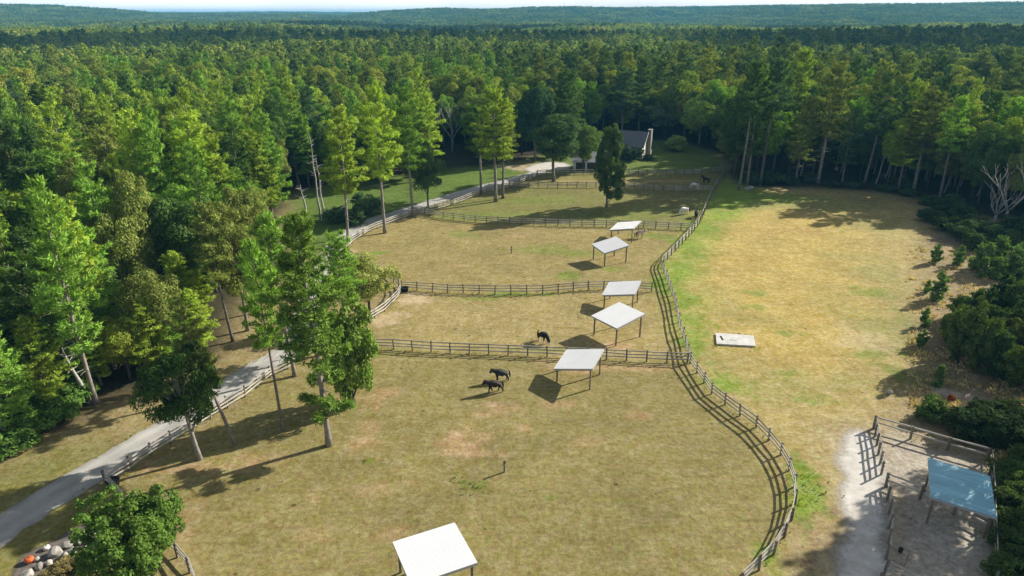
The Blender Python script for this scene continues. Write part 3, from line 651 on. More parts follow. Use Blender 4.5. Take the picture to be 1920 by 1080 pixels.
bx, by = at(1688, 1035); root = empty('bucket', (bx, by, 0)); tag(root, 'small black bucket on the dirt of the pen', 'bucket'); b = MB(); n = 20; V = []; F = []
for q, z in [(.13, 0), (.17, .34), (.18, .34), (.18, .36), (.16, .36), (.12, .03)]: V += [(q * math.cos(2 * math.pi * i / n), q * math.sin(2 * math.pi * i / n), z) for i in range(n)]
for j in range(5):
    for i in range(n): F.append((j * n + i, j * n + (i + 1) % n, (j + 1) * n + (i + 1) % n, (j + 1) * n + i))
F += [tuple(reversed(range(n))), tuple(5 * n + i for i in range(n))]; b.add(V, F); b.build('pail', M['black_plastic'], root, True)
hb = MB(); hb.tube([(.18 * math.cos(t), .03, .34 + .2 * math.sin(t)) for t in [math.pi * k / 10 for k in range(11)]], [.008] * 11, 5); hb.build('handle', M['roof_edge'], root)
def pole(px, py, h, r, mat, label, name, cat, lean=0):
    x, y = at(px, py); root = empty(name, (x, y, 0)); tag(root, label, cat)
    b = MB(); b.tube([(0, 0, 0), (lean * .5, 0, h * .5), (lean, 0, h)], [r, r * .95, r * .9], 10); b.build('shaft', mat, root)
    return root
p = pole(1694, 1066, 1.5, .02, M['dark_bark'], 'thin dark stake leaning in the dirt pen beside the bucket', 'stake', 'stake', .1); b = MB(); b.tube([(.02, 0, 1.1), (.16, 0, 1.16)], [.015, .012], 6); b.build('hook', M['dark_bark'], p)
for q, (a, c, l) in enumerate([(946, 885, 'pale wooden post standing alone in the middle of the near pasture'), (959, 475, 'short dark post standing alone in the third pasture')]):
    p = pole(a, c, 1.02 + .1 * q, .1, M['pale_bark'] if q == 0 else M['post'], l, 'lone_post', 'post')
    b = MB(); b.tube([(0, 0, 1.0 + .1 * q), (0, 0, 1.1 + .1 * q)], [.125, .11], 10); b.build('cap', M['black_plastic'], p)
    b = MB(); b.tube([(-.09, 0, .78), (-.2, 0, .76), (-.24, 0, .68)], [.03, .025, .025], 7); b.build('spout', M['black_plastic'], p)
# concrete slab
SP_ = [at(1342, 627), at(1412, 632), at(1416, 651), at(1344, 647)]
sc = (sum(p[0] for p in SP_) / 4, sum(p[1] for p in SP_) / 4); root = empty('concrete_slab', (sc[0], sc[1], 0)); tag(root, 'low pale concrete slab lying in the golden field', 'slab')
b = MB(); lo = [(p[0] - sc[0], p[1] - sc[1], 0) for p in SP_]; hi = [(p[0], p[1], .22) for p in lo]; b.add(lo + hi, [(4, 7, 6, 5), (0, 1, 5, 4), (1, 2, 6, 5), (2, 3, 7, 6), (3, 0, 4, 7)]); 
s_ = b.build('block', M['concrete'], root); bv = s_.modifiers.new('b', 'BEVEL'); bv.width = .04; bv.segments = 2
b = MB(); g = at(1353, 637); b.box((g[0] - sc[0], g[1] - sc[1], .235), (.22, 1.2, .03), -.05); b.build('slot', M['slot'], root)
b = MB(); g = at(1375, 641); b.box((g[0] - sc[0], g[1] - sc[1], .235), (.9, .07, .02), -.3); b.build('hinge_bar', M['roof_edge'], root)

# ------------------------------------------------------------------ house and garage
def gable(name, base, yaw, Lx, Dy, eave, ridge, label, cat, wall, roofm, over=.45):
    """x along the ridge, origin at the front corner of the right-hand gable; +y is to the rear"""
    root = empty(name, (base[0], base[1], 0), yaw); tag(root, label, cat)
    b = MB(); V = []
    for x in (0, -Lx): V += [(x, 0, 0), (x, Dy, 0), (x, Dy, eave), (x, Dy / 2, ridge - .12), (x, 0, eave)]
    b.add(V, [(0, 1, 2, 3, 4), (9, 8, 7, 6, 5), (5, 0, 4, 9), (1, 6, 7, 2)]); b.build('wall', wall, root)
    r = MB(); sl = (ridge - eave) / (Dy / 2)
    for s in (0, 1):
        ya, yb = (-over, Dy / 2) if s == 0 else (Dy + over, Dy / 2); za = eave - over * sl + .02; T = .16
        P = [(over, ya, za), (-Lx - over, ya, za), (-Lx - over, yb, ridge), (over, yb, ridge)]; Q = [(p[0], p[1], p[2] + T) for p in P]
        f = [(4, 5, 6, 7), (3, 2, 1, 0), (0, 1, 5, 4), (1, 2, 6, 5), (2, 3, 7, 6), (3, 0, 4, 7)]
        if s == 0: f = [tuple(reversed(k)) for k in f]
        r.add(P + Q, f)
    r.build('roof', roofm, root)
    t = MB()
    for y0, y1 in ((-over, Dy / 2), (Dy + over, Dy / 2)):
        t.bar((over + .03, y0, eave - over * sl + .06), (over + .03, y1, ridge + .04), .05, .24)
    t.build('bargeboard', M['white_paint'], root)
    return root
def window(root, c, w, h, axis='x'):
    """axis: the wall's outward direction (x = gable, y = front)"""
    f = MB(); p = MB(); u = .06
    if axis == 'x':
        for s in (-1, 1): f.box((c[0] + .02, c[1] + s * w / 2, c[2]), (.06, u, h + u)); f.box((c[0] + .02, c[1], c[2] + s * h / 2), (.06, w - u, u))
        f.box((c[0] + .022, c[1], c[2]), (.05, w - u, .04)); p.box((c[0] + .008, c[1], c[2]), (.012, w, h))
    else:
        for s in (-1, 1): f.box((c[0] + s * w / 2, c[1] - .02, c[2]), (u, .06, h + u)); f.box((c[0], c[1] - .02, c[2] + s * h / 2), (w - u, .06, u))
        f.box((c[0], c[1] - .022, c[2]), (w - u, .05, .04)); p.box((c[0], c[1] - .008, c[2]), (w, .012, h))
    o = f.build('window', M['white_paint'], root); p.build('pane', M['glass'], o)
hb_ = at(1203, 299); yaw = -.42
hs = gable('house', hb_, yaw, 11, 8.5, 3.5, 6.9, 'cream house with grey roof and stone chimney behind the lone tree', 'house', M['house_wall'], M['shingle'])
ch = MB(); ch.box((.55, 5.9, 3.7), (1.0, 1.7, 7.4)); ch.box((.6, 5.9, .9), (1.25, 2.3, 1.8)); ch.box((.55, 5.9, 7.47), (1.15, 1.85, .14)); ch.build('chimney', M['chimney'], hs)
for (y_, z_) in ((2.2, 1.7), (2.6, 4.4)): window(hs, (0, y_, z_), 1.0, 1.45)
for x_ in (-2.3, -4.6, -9.6): window(hs, (x_, 0, 1.7), 1.1, 1.4, 'y')
d = MB(); d.box((-7.3, -.03, 1.05), (1.0, .08, 2.1)); dr = d.build('door', M['door'], hs); d = MB(); d.tube([(-6.95, -.09, 1.0), (-6.95, -.14, 1.0)], [.03, .035], 8); d.build('handle', M['roof_edge'], dr)
gb = at(1136, 321); gg = gable('garage', gb, -.1, 8.5, 6, 2.5, 4.4, 'white garage partly hidden behind the lone tree and the oak', 'garage', M['white_paint'], M['roof_edge'])
for x_ in (-6.6, -3.7): o_ = MB(); o_.box((x_, -.02, 1.05), (2.4, .06, 2.1)); o_.build('shade_panel', M['door'], gg)  # flat dark panels standing in for the shade inside the carport opening
window(gg, (-1.7, 0, 1.6), 1.0, 1.1, 'y'); window(gg, (0, 3.2, 1.6), 1.0, 1.1)
# mast on the horizon
mx, my = 2050 * (1049 - 960) / FPX / CP * .93, 2050.0; mz = float(hgt(mx, my)); root = empty('radio_mast', (mx, my, mz)); tag(root, 'thin pale mast rising above the distant wooded hills', 'mast')
b = MB()
for k in range(3):
    a = 2 * math.pi * k / 3; b.tube([(math.cos(a) * .8, math.sin(a) * .8, 0), (math.cos(a) * .35, math.sin(a) * .35, 58)], [.16, .12], 5)
for k in range(24):
    z = 2.4 * k; a = 2 * math.pi * k / 3; c = a + 2.1; q = .8 - .45 * z / 58; b.tube([(math.cos(a) * q, math.sin(a) * q, z), (math.cos(c) * q, math.sin(c) * q, z + 2.4)], [.1, .1], 4)
b.build('lattice', M['mast'], root); b = MB(); b.tube([(0, 0, 57), (0, 0, 64)], [.12, .05], 6); b.build('aerial', M['mast'], root)
# ------------------------------------------------------------------ tree templates
def norm(a): return a / np.maximum(np.linalg.norm(a, axis=-1, keepdims=True), 1e-6)
def kites(P, U, Ln, Wd, r, jit=.5, Nr=None, nj=.45):
    """small leaf-spray faces: U the way each one points, Nr the side it turns to the light"""
    n = len(P); U = norm(U + r.normal(0, jit, (n, 3)))
    A = r.normal(0, 1, (n, 3)) if Nr is None else norm(Nr) + r.normal(0, nj, (n, 3))
    U = norm(U - (0 if Nr is None else .75) * (U * norm(A)).sum(1, keepdims=True) * norm(A)); V = norm(np.cross(A, U))
    L_ = (Ln * r.uniform(.7, 1.3, n))[:, None]; W_ = (Wd * r.uniform(.7, 1.3, n))[:, None]
    return np.stack([P - U * L_ * .25, P - V * W_ * .5 + U * L_ * .2, P + U * L_ * .75, P + V * W_ * .5 + U * L_ * .2], 1)

def pine_parts(seed, base=.4, H=20., R=4., whorls=15, pts=36, card=(.62, .13), per=(4, 6), stubs=9, wood=True, sparse=1.0, tufts=5, lowtuft=False):
    r = np.random.RandomState(seed); P = []; U = []; t = MB()
    bend = r.uniform(-.5, .5, 2)
    axis_ = lambda h: np.array([bend[0] * math.sin(h / H * 2.6) * .8, bend[1] * math.sin(h / H * 2.2) * .8, h])
    rad = lambda h: .23 * (1 - h / H) ** .8 + .03
    hs = np.linspace(0, H * .94, 13); t.tube([axis_(h) for h in hs], [rad(h) * (1.35 if h == 0 else 1) for h in hs], 8 if wood else 5)
    az = r.uniform(0, 6.28)
    prof_w = r.uniform(.7, 1.12, whorls)
    for k in range(whorls):
        f = (k + r.uniform(-.25, .25)) / (whorls - 1); f = min(max(f, 0), 1); h = H * (base + (1 - base) * f * .97)
        env = (1 - f) ** .40 * (.62 + .38 * min(1, f * 3)) * .98 + .05
        nb = r.randint(*per) if f < .93 else 3
        for j in range(nb):
            if r.rand() > sparse: continue
            az += 6.283 / nb + r.uniform(-.45, .45); Lb = R * env * prof_w[k] * r.uniform(.62, 1.18)
            el = .10 + .75 * f ** 2 + r.uniform(-.14, .14)
            d = np.array([math.cos(az) * math.cos(el), math.sin(az) * math.cos(el), math.sin(el)]); sd = np.array([-math.sin(az), math.cos(az), 0])
            a0 = axis_(h); curve = lambda s: a0 + d * Lb * s + np.array([0, 0, .10 * Lb * s * s - .12 * Lb * s * (1 - f)])
            if wood: t.tube([curve(0), curve(.45), curve(.85)], [.02 + .028 * Lb / R * 2, .035, .012], 4, cap=False)
            m = max(4, int(pts * (Lb / R) ** 1.1 * 1.5))
            s = 1 - r.rand(m) ** 1.2 * .72; lat = r.uniform(-1, 1, m) * .30 * Lb * (1.15 - s) ** .5 * 1.15
            c = np.array([curve(q) for q in s]) + sd[None] * lat[:, None]; c[:, 2] += r.normal(0, .10, m) + .05
            dirs = d[None] * .8 + sd[None] * (np.sign(lat) * .6)[:, None] + np.array([0, 0, .5])
            for _ in range(tufts): P.append(c + r.normal(0, .10, (m, 3))); U.append(dirs)
    for k in range(stubs if wood else 0):
        h = H * base * r.uniform(.45, 1.0); a = r.uniform(0, 6.28); Ls = r.uniform(.6, 2.0); p = axis_(h)
        q = p + np.array([math.cos(a) * Ls, math.sin(a) * Ls, r.uniform(-.25, .15) * Ls]); t.tube([p, (p + q) / 2 + np.array([0, 0, .06]), q], [.04, .03, .012], 4, cap=False)
    if lowtuft:
        for h, a, Lb in [(H * .19, .3, 2.6), (H * .22, 3.4, 2.0), (H * .24, 5.6, 2.2), (H * .17, 5.0, 1.8), (H * .30, 1.0, 2.0), (H * .28, 2.6, 2.2)]:
            m = 60; s = 1 - r.rand(m) ** 1.3 * .75; d = np.array([math.cos(a), math.sin(a), .05]); sd = np.array([-math.sin(a), math.cos(a), 0]); lat = r.uniform(-1, 1, m) * .35 * Lb * (1.1 - s) ** .5
            c = axis_(h)[None] + d[None] * (Lb * s)[:, None] + sd[None] * lat[:, None]; c[:, 2] += r.normal(0, .12, m)
            t.tube([axis_(h), axis_(h) + d * Lb * .85], [.05, .012], 4, cap=False)
            for _ in range(tufts + 1): P.append(c + r.normal(0, .1, (m, 3))); U.append(np.tile(d * .8 + np.array([0, 0, .45]), (m, 1)))
    P = np.concatenate(P); U = np.concatenate(U)
    Nr = P * np.array([1, 1, 0]); Nr = norm(Nr) * .62 + np.array([0, 0, .55]); return t, kites(P, U, card[0], card[1], r, .45, Nr, .5)

def leafy_parts(seed, H=14., R=5., base=.28, n=64, leaves=300, card=(.33, .21), wood=True, col=1.0, cr=.27):
    r = np.random.RandomState(seed); t = MB(); hc = H * (base + 1) / 2; hz = H * (1 - base) / 2
    D = norm(r.normal(0, 1, (n, 3))); rr = r.uniform(.25, 1, n) ** .5; lop = 1 + .22 * np.sin(D[:, 0] * 3 + seed) + .18 * np.sin(D[:, 1] * 4 + seed * 2)
    C = D * (rr * lop)[:, None] * np.array([R * .80, R * .80, hz * .84]); C[:, 2] += hc
    low = np.clip((hc - C[:, 2]) / hz, 0, 1); C[:, :2] *= (1 - .28 * low * col)[:, None]
    hs = [0, H * .12, H * base, H * .5, H * .72]; b = r.uniform(-.35, .35, 2); ax = [(b[0] * h / H * 2, b[1] * h / H * 2, h) for h in hs]
    t.tube(ax, [.34, .25, .2, .13, .05], 8 if wood else 5)
    if wood:
        for c in C[np.argsort(r.rand(n))[:13]]:
            s = min(max(H * base * .8, c[2] - H * .3), H * .6); p = np.array([b[0] * s / H * 2, b[1] * s / H * 2, s]); q = p + (c - p) * .85
            t.tube([p, p + (q - p) * .5 + np.array([0, 0, .25]), q], [.11, .07, .02], 5, cap=False)
    Ps = []; Us = []; Ns = []
    for c in C:
        k = int(leaves * r.uniform(.7, 1.3)); d = norm(r.normal(0, 1, (k, 3)) + norm(c - np.array([0, 0, hc * .8]))[None] * .45 + np.array([0, 0, .25]))
        q = R * cr * r.uniform(.75, 1.3); Ps.append(c + d * (q * r.uniform(.45, 1.08, k) ** .6)[:, None] * np.array([1, 1, .78])); Us.append(r.normal(0, .6, (k, 3)) + np.array([0, 0, -.3])); Ns.append(d + np.array([0, 0, .3]))
    return t, kites(np.concatenate(Ps), np.concatenate(Us), card[0], card[1], r, .5, np.concatenate(Ns), .4)

TPL = {}
def make_tpl(key, parts, leafmat, barkmat):
    t, Q = parts; TPL[key] = (t.mesh('trunk', barkmat, True), quads_mesh('crown', Q, leafmat))
for i, (b_, kw) in enumerate([(.30, {}), (.42, dict(whorls=13)), (.50, dict(whorls=12)), (.58, dict(whorls=12)), (.36, dict(sparse=.8)), (.46, dict(sparse=.75, whorls=14)), (.20, dict(whorls=20))]):
    make_tpl(('pine', i), pine_parts(100 + i, b_, **kw), M['needle'], M['bark'])
make_tpl(('pine', 7), pine_parts(131, .42, lowtuft=True, pts=48, card=(.5, .11), tufts=7), M['needle'], M['pale_bark'])
make_tpl(('pine', 8), pine_parts(140, .45, sparse=.62, whorls=11, R=3.4, pts=30), M['needle'], M['bark'])
make_tpl(('pine', 9), pine_parts(151, .40, pts=44, whorls=14, stubs=18), M['needle'], M['pale_bark'])
for i, kw in enumerate([{}, dict(base=.2), dict(base=.36, R=4.6), dict(n=80, R=5.4), dict(base=.12, n=90), dict(base=.3, n=50)]):
    make_tpl(('leafy', i), leafy_parts(200 + i, **kw), M['leaf'], M['dark_bark' if i % 2 else 'bark'])
make_tpl(('leafy', 6), leafy_parts(261, H=8, R=4, base=.02, n=300, leaves=110, card=(.24, .15), col=.4, cr=.12), M['leaf'], M['dark_bark'])       # round bush
make_tpl(('leafy', 7), leafy_parts(262, H=14, R=4, base=.05, n=170, leaves=210, card=(.30, .20), col=-2.6, cr=.2), M['leaf'], M['pale_bark'])             # columnar, widest low
make_tpl(('leafy', 8), leafy_parts(263, H=12, R=4.4, base=.30, n=110, leaves=190, card=(.26, .17), cr=.19), M['leaf'], M['pale_bark'])
make_tpl(('leafy', 9), leafy_parts(271, H=6, R=3, base=.03, n=130, leaves=110, card=(.25, .16), col=.2, cr=.17), M['leaf'], M['dark_bark'])      # scrub
make_tpl(('leafy', 10), leafy_parts(272, H=6, R=3, base=.05, n=90, leaves=110, card=(.25, .16), col=.3, cr=.2), M['leaf'], M['dark_bark'])
for i in range(3): make_tpl(('shrub', i), leafy_parts(300 + i, H=3, R=1.7, base=.02, n=40, leaves=100, card=(.26, .18), wood=False, col=.3, cr=.33), M['leaf'], M['dark_bark'])
for i in range(3): make_tpl(('young', i), pine_parts(320 + i, .06, H=4, R=1.5, whorls=9, pts=20, card=(.42, .16), per=(4, 6), stubs=0, wood=False, sparse=.72), M['needle'], M['bark'])
SIZE = {'pine': (20., 4.), 'leafy': (14., 5.), 'shrub': (3., 1.7), 'young': (4., 1.5)}
SPEC = {('leafy', 6): (8., 4.), ('leafy', 7): (14., 4.), ('leafy', 8): (12., 4.4), ('leafy', 9): (6., 3.), ('leafy', 10): (6., 3.)}
NAME = {'pine': 'pine_tree', 'leafy': 'broadleaf_tree', 'shrub': 'shrub', 'young': 'young_pine'}
CAT = {'pine': 'pine tree', 'leafy': 'tree', 'shrub': 'shrub', 'young': 'young pine'}
TINT = {'yellow-green': (.340, .450, .062), 'fresh green': (.240, .400, .064), 'deep green': (.115, .195, .050), 'olive green': (.250, .295, .076), 'blue-green': (.105, .180, .076)}
LEAF_GAIN = 3.2

PLACED = []
def plant(key, x, y, h, R, label, tint, group=None, rz=None, lean=(0, 0), name=None, cat=None):
    H0, R0 = SPEC.get(key, SIZE[key[0]]); kind = key[0]
    z = float(hgt(x, y)) if math.hypot(x, y) > 290 else 0.0
    root = empty(name or NAME[kind], (x, y, z), rnd.uniform(0, 6.28) if rz is None else rz)
    if lean != (0, 0):
        root.rotation_mode = 'XYZ'
        q = Vector((lean[0], lean[1], 1)).to_track_quat('Z', 'Y').to_matrix() @ Matrix.Rotation(root.rotation_euler.z, 3, 'Z'); root.rotation_euler = q.to_euler()
    root.scale = (R / R0, R / R0, h / H0)
    tag(root, label, cat or CAT[kind], group)
    tm, cm = TPL[key]
    link('trunk', tm, root); c = link('crown', cm, root)
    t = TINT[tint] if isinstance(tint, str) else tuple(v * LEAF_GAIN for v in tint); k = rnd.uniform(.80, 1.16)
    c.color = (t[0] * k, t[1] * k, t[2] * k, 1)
    PLACED.append((x, y, R)); return root

def hero(key, px, py, ytop, R, label, tint, rz=None, lean=(0, 0), **kw):
    x, y = at(px, py); h = height_for(x, y + lean[1] * 15, ytop)
    return plant(key, x, y, h, R, label, tint, None, rz, lean, **kw)

# ---- the trees one can tell apart, left of and along the driveway
hero(('pine', 7), 617, 835, 408, 4.1, 'bright green pine with a pale bare trunk, nearest of the trees in the front pasture', (.074, .114, .021), 1.2, (-.045, 0))
hero(('pine', 2), 531, 808, 455, 2.4, 'tall pine with a long dark trunk just behind the nearest pale-trunked pine', 'fresh green', .3, (-.03, 0))
hero(('pine', 8), 441, 832, 560, 2.7, 'slender leaning pine with a sparse crown between the oak and the tall pines', 'olive green', .8, (-.19, 0))
hero(('leafy', 8), 375, 861, 645, 3.5, 'dark bushy oak with a leaning pale trunk standing over the driveway fence', (.030, .052, .012), 2.0, (-.11, 0), name='oak_tree')
hero(('pine', 3), 553, 705, 410, 3.4, 'pine with dark trunk standing right at the driveway fence', 'fresh green', 2.2, (-.06, 0))
hero(('pine', 5), 437, 641, 385, 3.0, 'straight pale-trunked pine on the tan verge across the driveway', 'olive green', 1.0, (-.04, 0))
hero(('leafy', 2), 465, 620, 395, 4.0, 'fork-trunked tree on the tan verge next to the straight pine', 'olive green', .4, (-.04, 0))
hero(('leafy', 2), 481, 587, 400, 3.4, 'tree on the tan verge farther back behind the fork-trunked one', 'olive green', 1.4)
hero(('leafy', 9), 660, 758, 560, 3.6, 'dense dark-leaved tree with foliage to the ground beside the pale-trunked pine', (.060, .090, .018), 1.1)
hero(('leafy', 5), 694, 596, 478, 4.0, 'olive-leaved tree inside the fence bend', (.098, .108, .032), .6)
hero(('pine', 1), 652, 655, 440, 3.5, 'green pine crowding behind the pale-trunked pine beside the driveway', 'fresh green', 1.9)
hero(('pine', 9), 653, 458, 206, 4.4, 'sunlit pine with dead side limbs at the driveway edge', 'yellow-green', .7)
hero(('pine', 9), 722, 437, 166, 4.7, 'tallest sunlit pine with a pale forked trunk by the driveway fence', 'yellow-green', 2.9)
hero(('pine', 9), 775, 406, 167, 4.5, 'sunlit pine with bare hooked limbs at the start of the farther cross fence', 'fresh green', 4.4)
hero(('leafy', 5), 803, 397, 268, 3.6, 'small dark tree beside the hook-limbed pine', (.030, .050, .018), .2)
hero(('pine', 9), 930, 378, 168, 5.6, 'broad pine with a thick forked trunk inside the far pasture', 'yellow-green', 5.1)
hero(('pine', 2), 943, 372, 205, 4.4, 'pine leaning beside the thick fork-trunked one', 'olive green', .4, (.03, 0))
hero(('pine', 2), 902, 364, 198, 4.6, 'pine on the lawn across the driveway from the fork-trunked pine', 'deep green', 3.4)
hero(('leafy', 2), 1038, 340, 222, 7.6, 'wide dark oak in front of the sandy turnaround', (.034, .056, .020), 1.0)
hero(('leafy', 7), 1137, 389, 224, 3.3, 'lone columnar tree standing in the pasture in front of the house', (.028, .043, .013), 2.0)
hero(('leafy', 4), 1003, 300, 150, 6.0, 'tall dark round-topped tree behind the wide oak', (.024, .048, .022), 3.0)
hero(('pine', 6), 1062, 292, 128, 6.5, 'big dark pine behind the house drive', 'deep green', 1.0)
hero(('pine', 1), 1165, 262, 128, 6.5, 'tall blue-green pine rising behind the house roof', 'blue-green', 2.2)
hero(('leafy', 3), 1245, 255, 190, 7.5, 'pale rounded tree behind the house chimney', (.080, .100, .045), 2.2)
hero(('leafy', 3), 975, 262, 172, 4.2, 'orange-red maple among the dark trees beyond the lawn', (.095, .047, .018), .5)
hero(('leafy', 3), 945, 270, 190, 4.0, 'tawny tree beside the orange-red maple', (.105, .085, .034), 1.5)
hero(('leafy', 0), 862, 252, 152, 4.0, 'bright yellow-green tree between dark pines in the far woods', (.12, .15, .013), .9)
hero(('leafy', 6), 274, 1088, 920, 3.95, 'big round dark-green bush tree at the bottom beside the stone-edged bed', (.046, .078, .014), .9, name='bush_tree')
hero(('leafy', 3), 1092, 321, 238, 4.6, 'green tree screening the garage between the wide oak and the lone tree', (.050, .074, .020), 1.7)
hero(('leafy', 1), 245, 712, 590, 3.0, 'yellow-leaved low tree at the edge of the left woods above the driveway', (.105, .125, .020), 1.2)
for i, (px, py, yt, R_) in enumerate([(40, 815, 610, 2.8), (95, 775, 590, 2.7), (150, 735, 570, 2.8), (190, 722, 585, 2.6), (215, 690, 560, 3.0), (285, 705, 560, 2.8), (330, 690, 560, 3.0), (375, 665, 540, 2.6), (350, 640, 520, 2.8), (375, 590, 480, 3.0), (405, 548, 440, 2.8), (435, 520, 420, 2.8), (470, 480, 400, 3.0), (300, 660, 500, 3.2), (120, 720, 530, 3.2), (350, 620, 470, 3.2)]):
    x, y = at(px, py); plant(('pine', 6), x, y, height_for(x, y, yt), R_, ['low bushy pine with branches to the ground along the left wood edge', 'low bright pine filling the gap under the left wood edge'][i % 2], ['fresh green', 'yellow-green'][i % 2], 'low pines along the left wood edge')
# right-hand forest edge
for key, px, py, yt, R, lab, tint, ln in [
    (('pine', 3), 1385, 357, 122, 4.6, 'tall pine with long bare trunk at the pasture corner beyond the long fence', 'deep green', (.02, 0)),
    (('pine', 3), 1425, 347, 118, 4.4, 'second tall bare-trunked pine from the pasture corner', 'blue-green', (.03, 0)),
    (('pine', 5), 1449, 322, 150, 4.0, 'thinner pine just behind the two bare-trunked corner pines', 'deep green', (.04, 0)),
    (('pine', 9), 1534, 343, 118, 6.2, 'broad-crowned tall pine with many dead lower limbs at the dark forest edge', 'olive green', (.04, 0)),
    (('pine', 5), 1621, 342, 140, 4.6, 'bare-trunked pine between the broad dead-limbed pine and the low wide pine', 'deep green', (.04, 0)),
    (('pine', 9), 1712, 361, 172, 6.6, 'low wide pine with feathery tiers at the corner of the golden field', 'olive green', (.03, 0)),
    (('pine', 2), 1862, 352, 185, 5.2, 'tall pine behind the bleached dead tree', 'fresh green', (.05, 0)),
    (('pine', 2), 1480, 300, 95, 5.4, 'very tall pine overtopping the forest edge behind the corner pines', 'yellow-green', (0, 0)),
    (('pine', 1), 1625, 300, 115, 5.2, 'spreading pine overtopping the edge between bare-trunked pines', 'olive green', (0, 0)),
    (('leafy', 3), 1790, 330, 190, 5.5, 'sunny yellowish tree behind the low wide pine', (.13, .14, .035), (0, 0)),
    (('leafy', 0), 1310, 275, 175, 5.5, 'yellow-tinged tree at the edge of the house lawn', (.10, .13, .025), (0, 0))]:
    hero(key, px, py, yt, R, lab, tint, rnd.uniform(0, 6), ln)

# dead trees
def dead_tree(px, py, h, label, kind='snag', seed=0, lean=0.0):
    r = random.Random(seed); x, y = at(px, py); root = empty('dead_tree', (x, y, 0)); tag(root, label, 'dead tree')
    t = MB()
    if kind == 'snag':
        axp = lambda z: Vector((lean * z + .1 * math.sin(z), .05 * math.sin(z * .7), z)); t.tube([axp(h * k / 8) for k in range(9)], [.26 * (1 - .85 * k / 8) for k in range(9)], 8); t.build('trunk', M['dead_wood'], root, True)
        b = MB()
        for k in range(16):
            z = h * r.uniform(.5, .97); a = r.uniform(0, 6.28); Ls = r.uniform(.5, 1.8); p = axp(z); q = p + Vector((math.cos(a) * Ls, math.sin(a) * Ls, r.uniform(.0, .5) * Ls)); b.tube([p, q], [.05, .015], 5)
        b.build('branches', M['dead_wood'], root)
    else:
        t.tube([(0, 0, 0), (.1, 0, h * .12), (.15, 0, h * .24)], [.32, .26, .24], 9); t.build('trunk', M['dead_wood'], root, True); b = MB()
        def grow(p, d, Ls, rad, lev):
            q = p + d * Ls * .5 + Vector((r.uniform(-.15, .15), r.uniform(-.15, .15), .1)) * Ls * .5; e = q + (d + Vector((r.uniform(-.25, .25), r.uniform(-.25, .25), .15))).normalized() * Ls * .5
            b.tube([p, q, e], [rad, rad * .8, rad * .55], 6 if lev < 2 else 4)
            if lev < 3:
                for _ in range(2 if lev else 3): grow(e if r.random() < .6 else q, (d + Vector((r.uniform(-.8, .8), r.uniform(-.8, .8), r.uniform(-.1, .5)))).normalized(), Ls * r.uniform(.6, .8), rad * .55, lev + 1)
        for k in range(4):
            a = k * 1.6 + r.uniform(-.3, .3); grow(Vector((.15, 0, h * .22)), Vector((math.cos(a) * .65, math.sin(a) * .5, .8)).normalized(), h * .33, .17, 0)
        b.build('branches', M['dead_wood'], root, True)
    PLACED.append((x, y, 1))
    if kind == 'spread': PLACED.extend([(x, y, 17), (x * .93, y * .93, 17), (x * 1.03, y * .93, 15), (x * .87, y * .87, 17)])
    return root
dead_tree(1880, 425, 13.5, 'bleached leafless tree with spreading limbs at the right forest edge', 'spread', 3)
dead_tree(1862, 420, 8, 'smaller bleached leafless tree beside the spreading dead one', 'spread', 8)
dead_tree(601, 412, 17, 'grey dead snag with short stubs standing on the lawn', 'snag', 4, -.02)
dead_tree(608, 408, 12, 'broken dark dead trunk right beside the grey snag', 'snag', 5, -.03)
dead_tree(574, 400, 6, 'short dead trunk on the lawn left of the snags', 'snag', 6, -.08)
dead_tree(22, 835, 10, 'pale thin leaning dead trunk at the driveway wood edge', 'snag', 9, -.22)
dead_tree(168, 756, 7, 'pale dead stem behind the low green bushes', 'snag', 10, -.2)
for i, (px, py, h) in enumerate([(1575, 325, 10), (1642, 345, 11), (1770, 362, 10), (1832, 368, 9), (1660, 335, 12), (1500, 330, 9), (1800, 350, 11)]):
    o = dead_tree(px, py, h, 'thin pale leaning stem in the dark shade of the forest edge beyond the golden field', 'snag', 20 + i, .22); o['group'] = 'thin dead stems in the forest edge shade'; o.scale = (.6, .6, 1)
dead_tree(848, 285, 16, 'grey leafless tree in the woods behind the hook-limbed pine', 'spread', 31)
dead_tree(310, 265, 19, 'grey dead snag poking out of the left woods', 'snag', 33)

# shrubs, young pines and the thicket on the right
def shrub(px, py, h, R, label, tint, group=None, key=None, **kw):
    x, y = at(px, py); return plant(key or ('shrub', rnd.randrange(3)), x, y, h, R, label, tint, group, **kw)
for px, py, h, lab in [(1752, 492, 3.0, 'young pine alone on the tan strip below the dark thicket'), (1793, 497, 3.2, 'young pine between the lone one and the young pine clump'), (1736, 548, 1.8, 'small low young pine beside the taller dark one'), (1753, 562, 4.0, 'narrow dark young pine at the golden field edge'), (1733, 612, 2.4, 'bushy young pine below the narrow dark one'), (1726, 650, 2.2, 'low young pine at the shaded corner of the golden field'), (1755, 725, 2.4, 'young pine above the leafy bush by the pen')]:
    shrub(px, py, h, h * .36, lab, (.050, .085, .024), None, ('young', rnd.randrange(3)))
for i, (px, py, h) in enumerate([(1828, 505, 4), (1850, 512, 4.6), (1872, 505, 5), (1893, 514, 4.4), (1913, 508, 5), (1838, 520, 3), (1866, 522, 3.2), (1900, 525, 3.4), (1932, 515, 5)]):
    shrub(px, py, h, h * .4, 'young pine in the light-green clump below the bleached dead tree', (.060, .095, .028), 'young pine clump', ('young', i % 3))
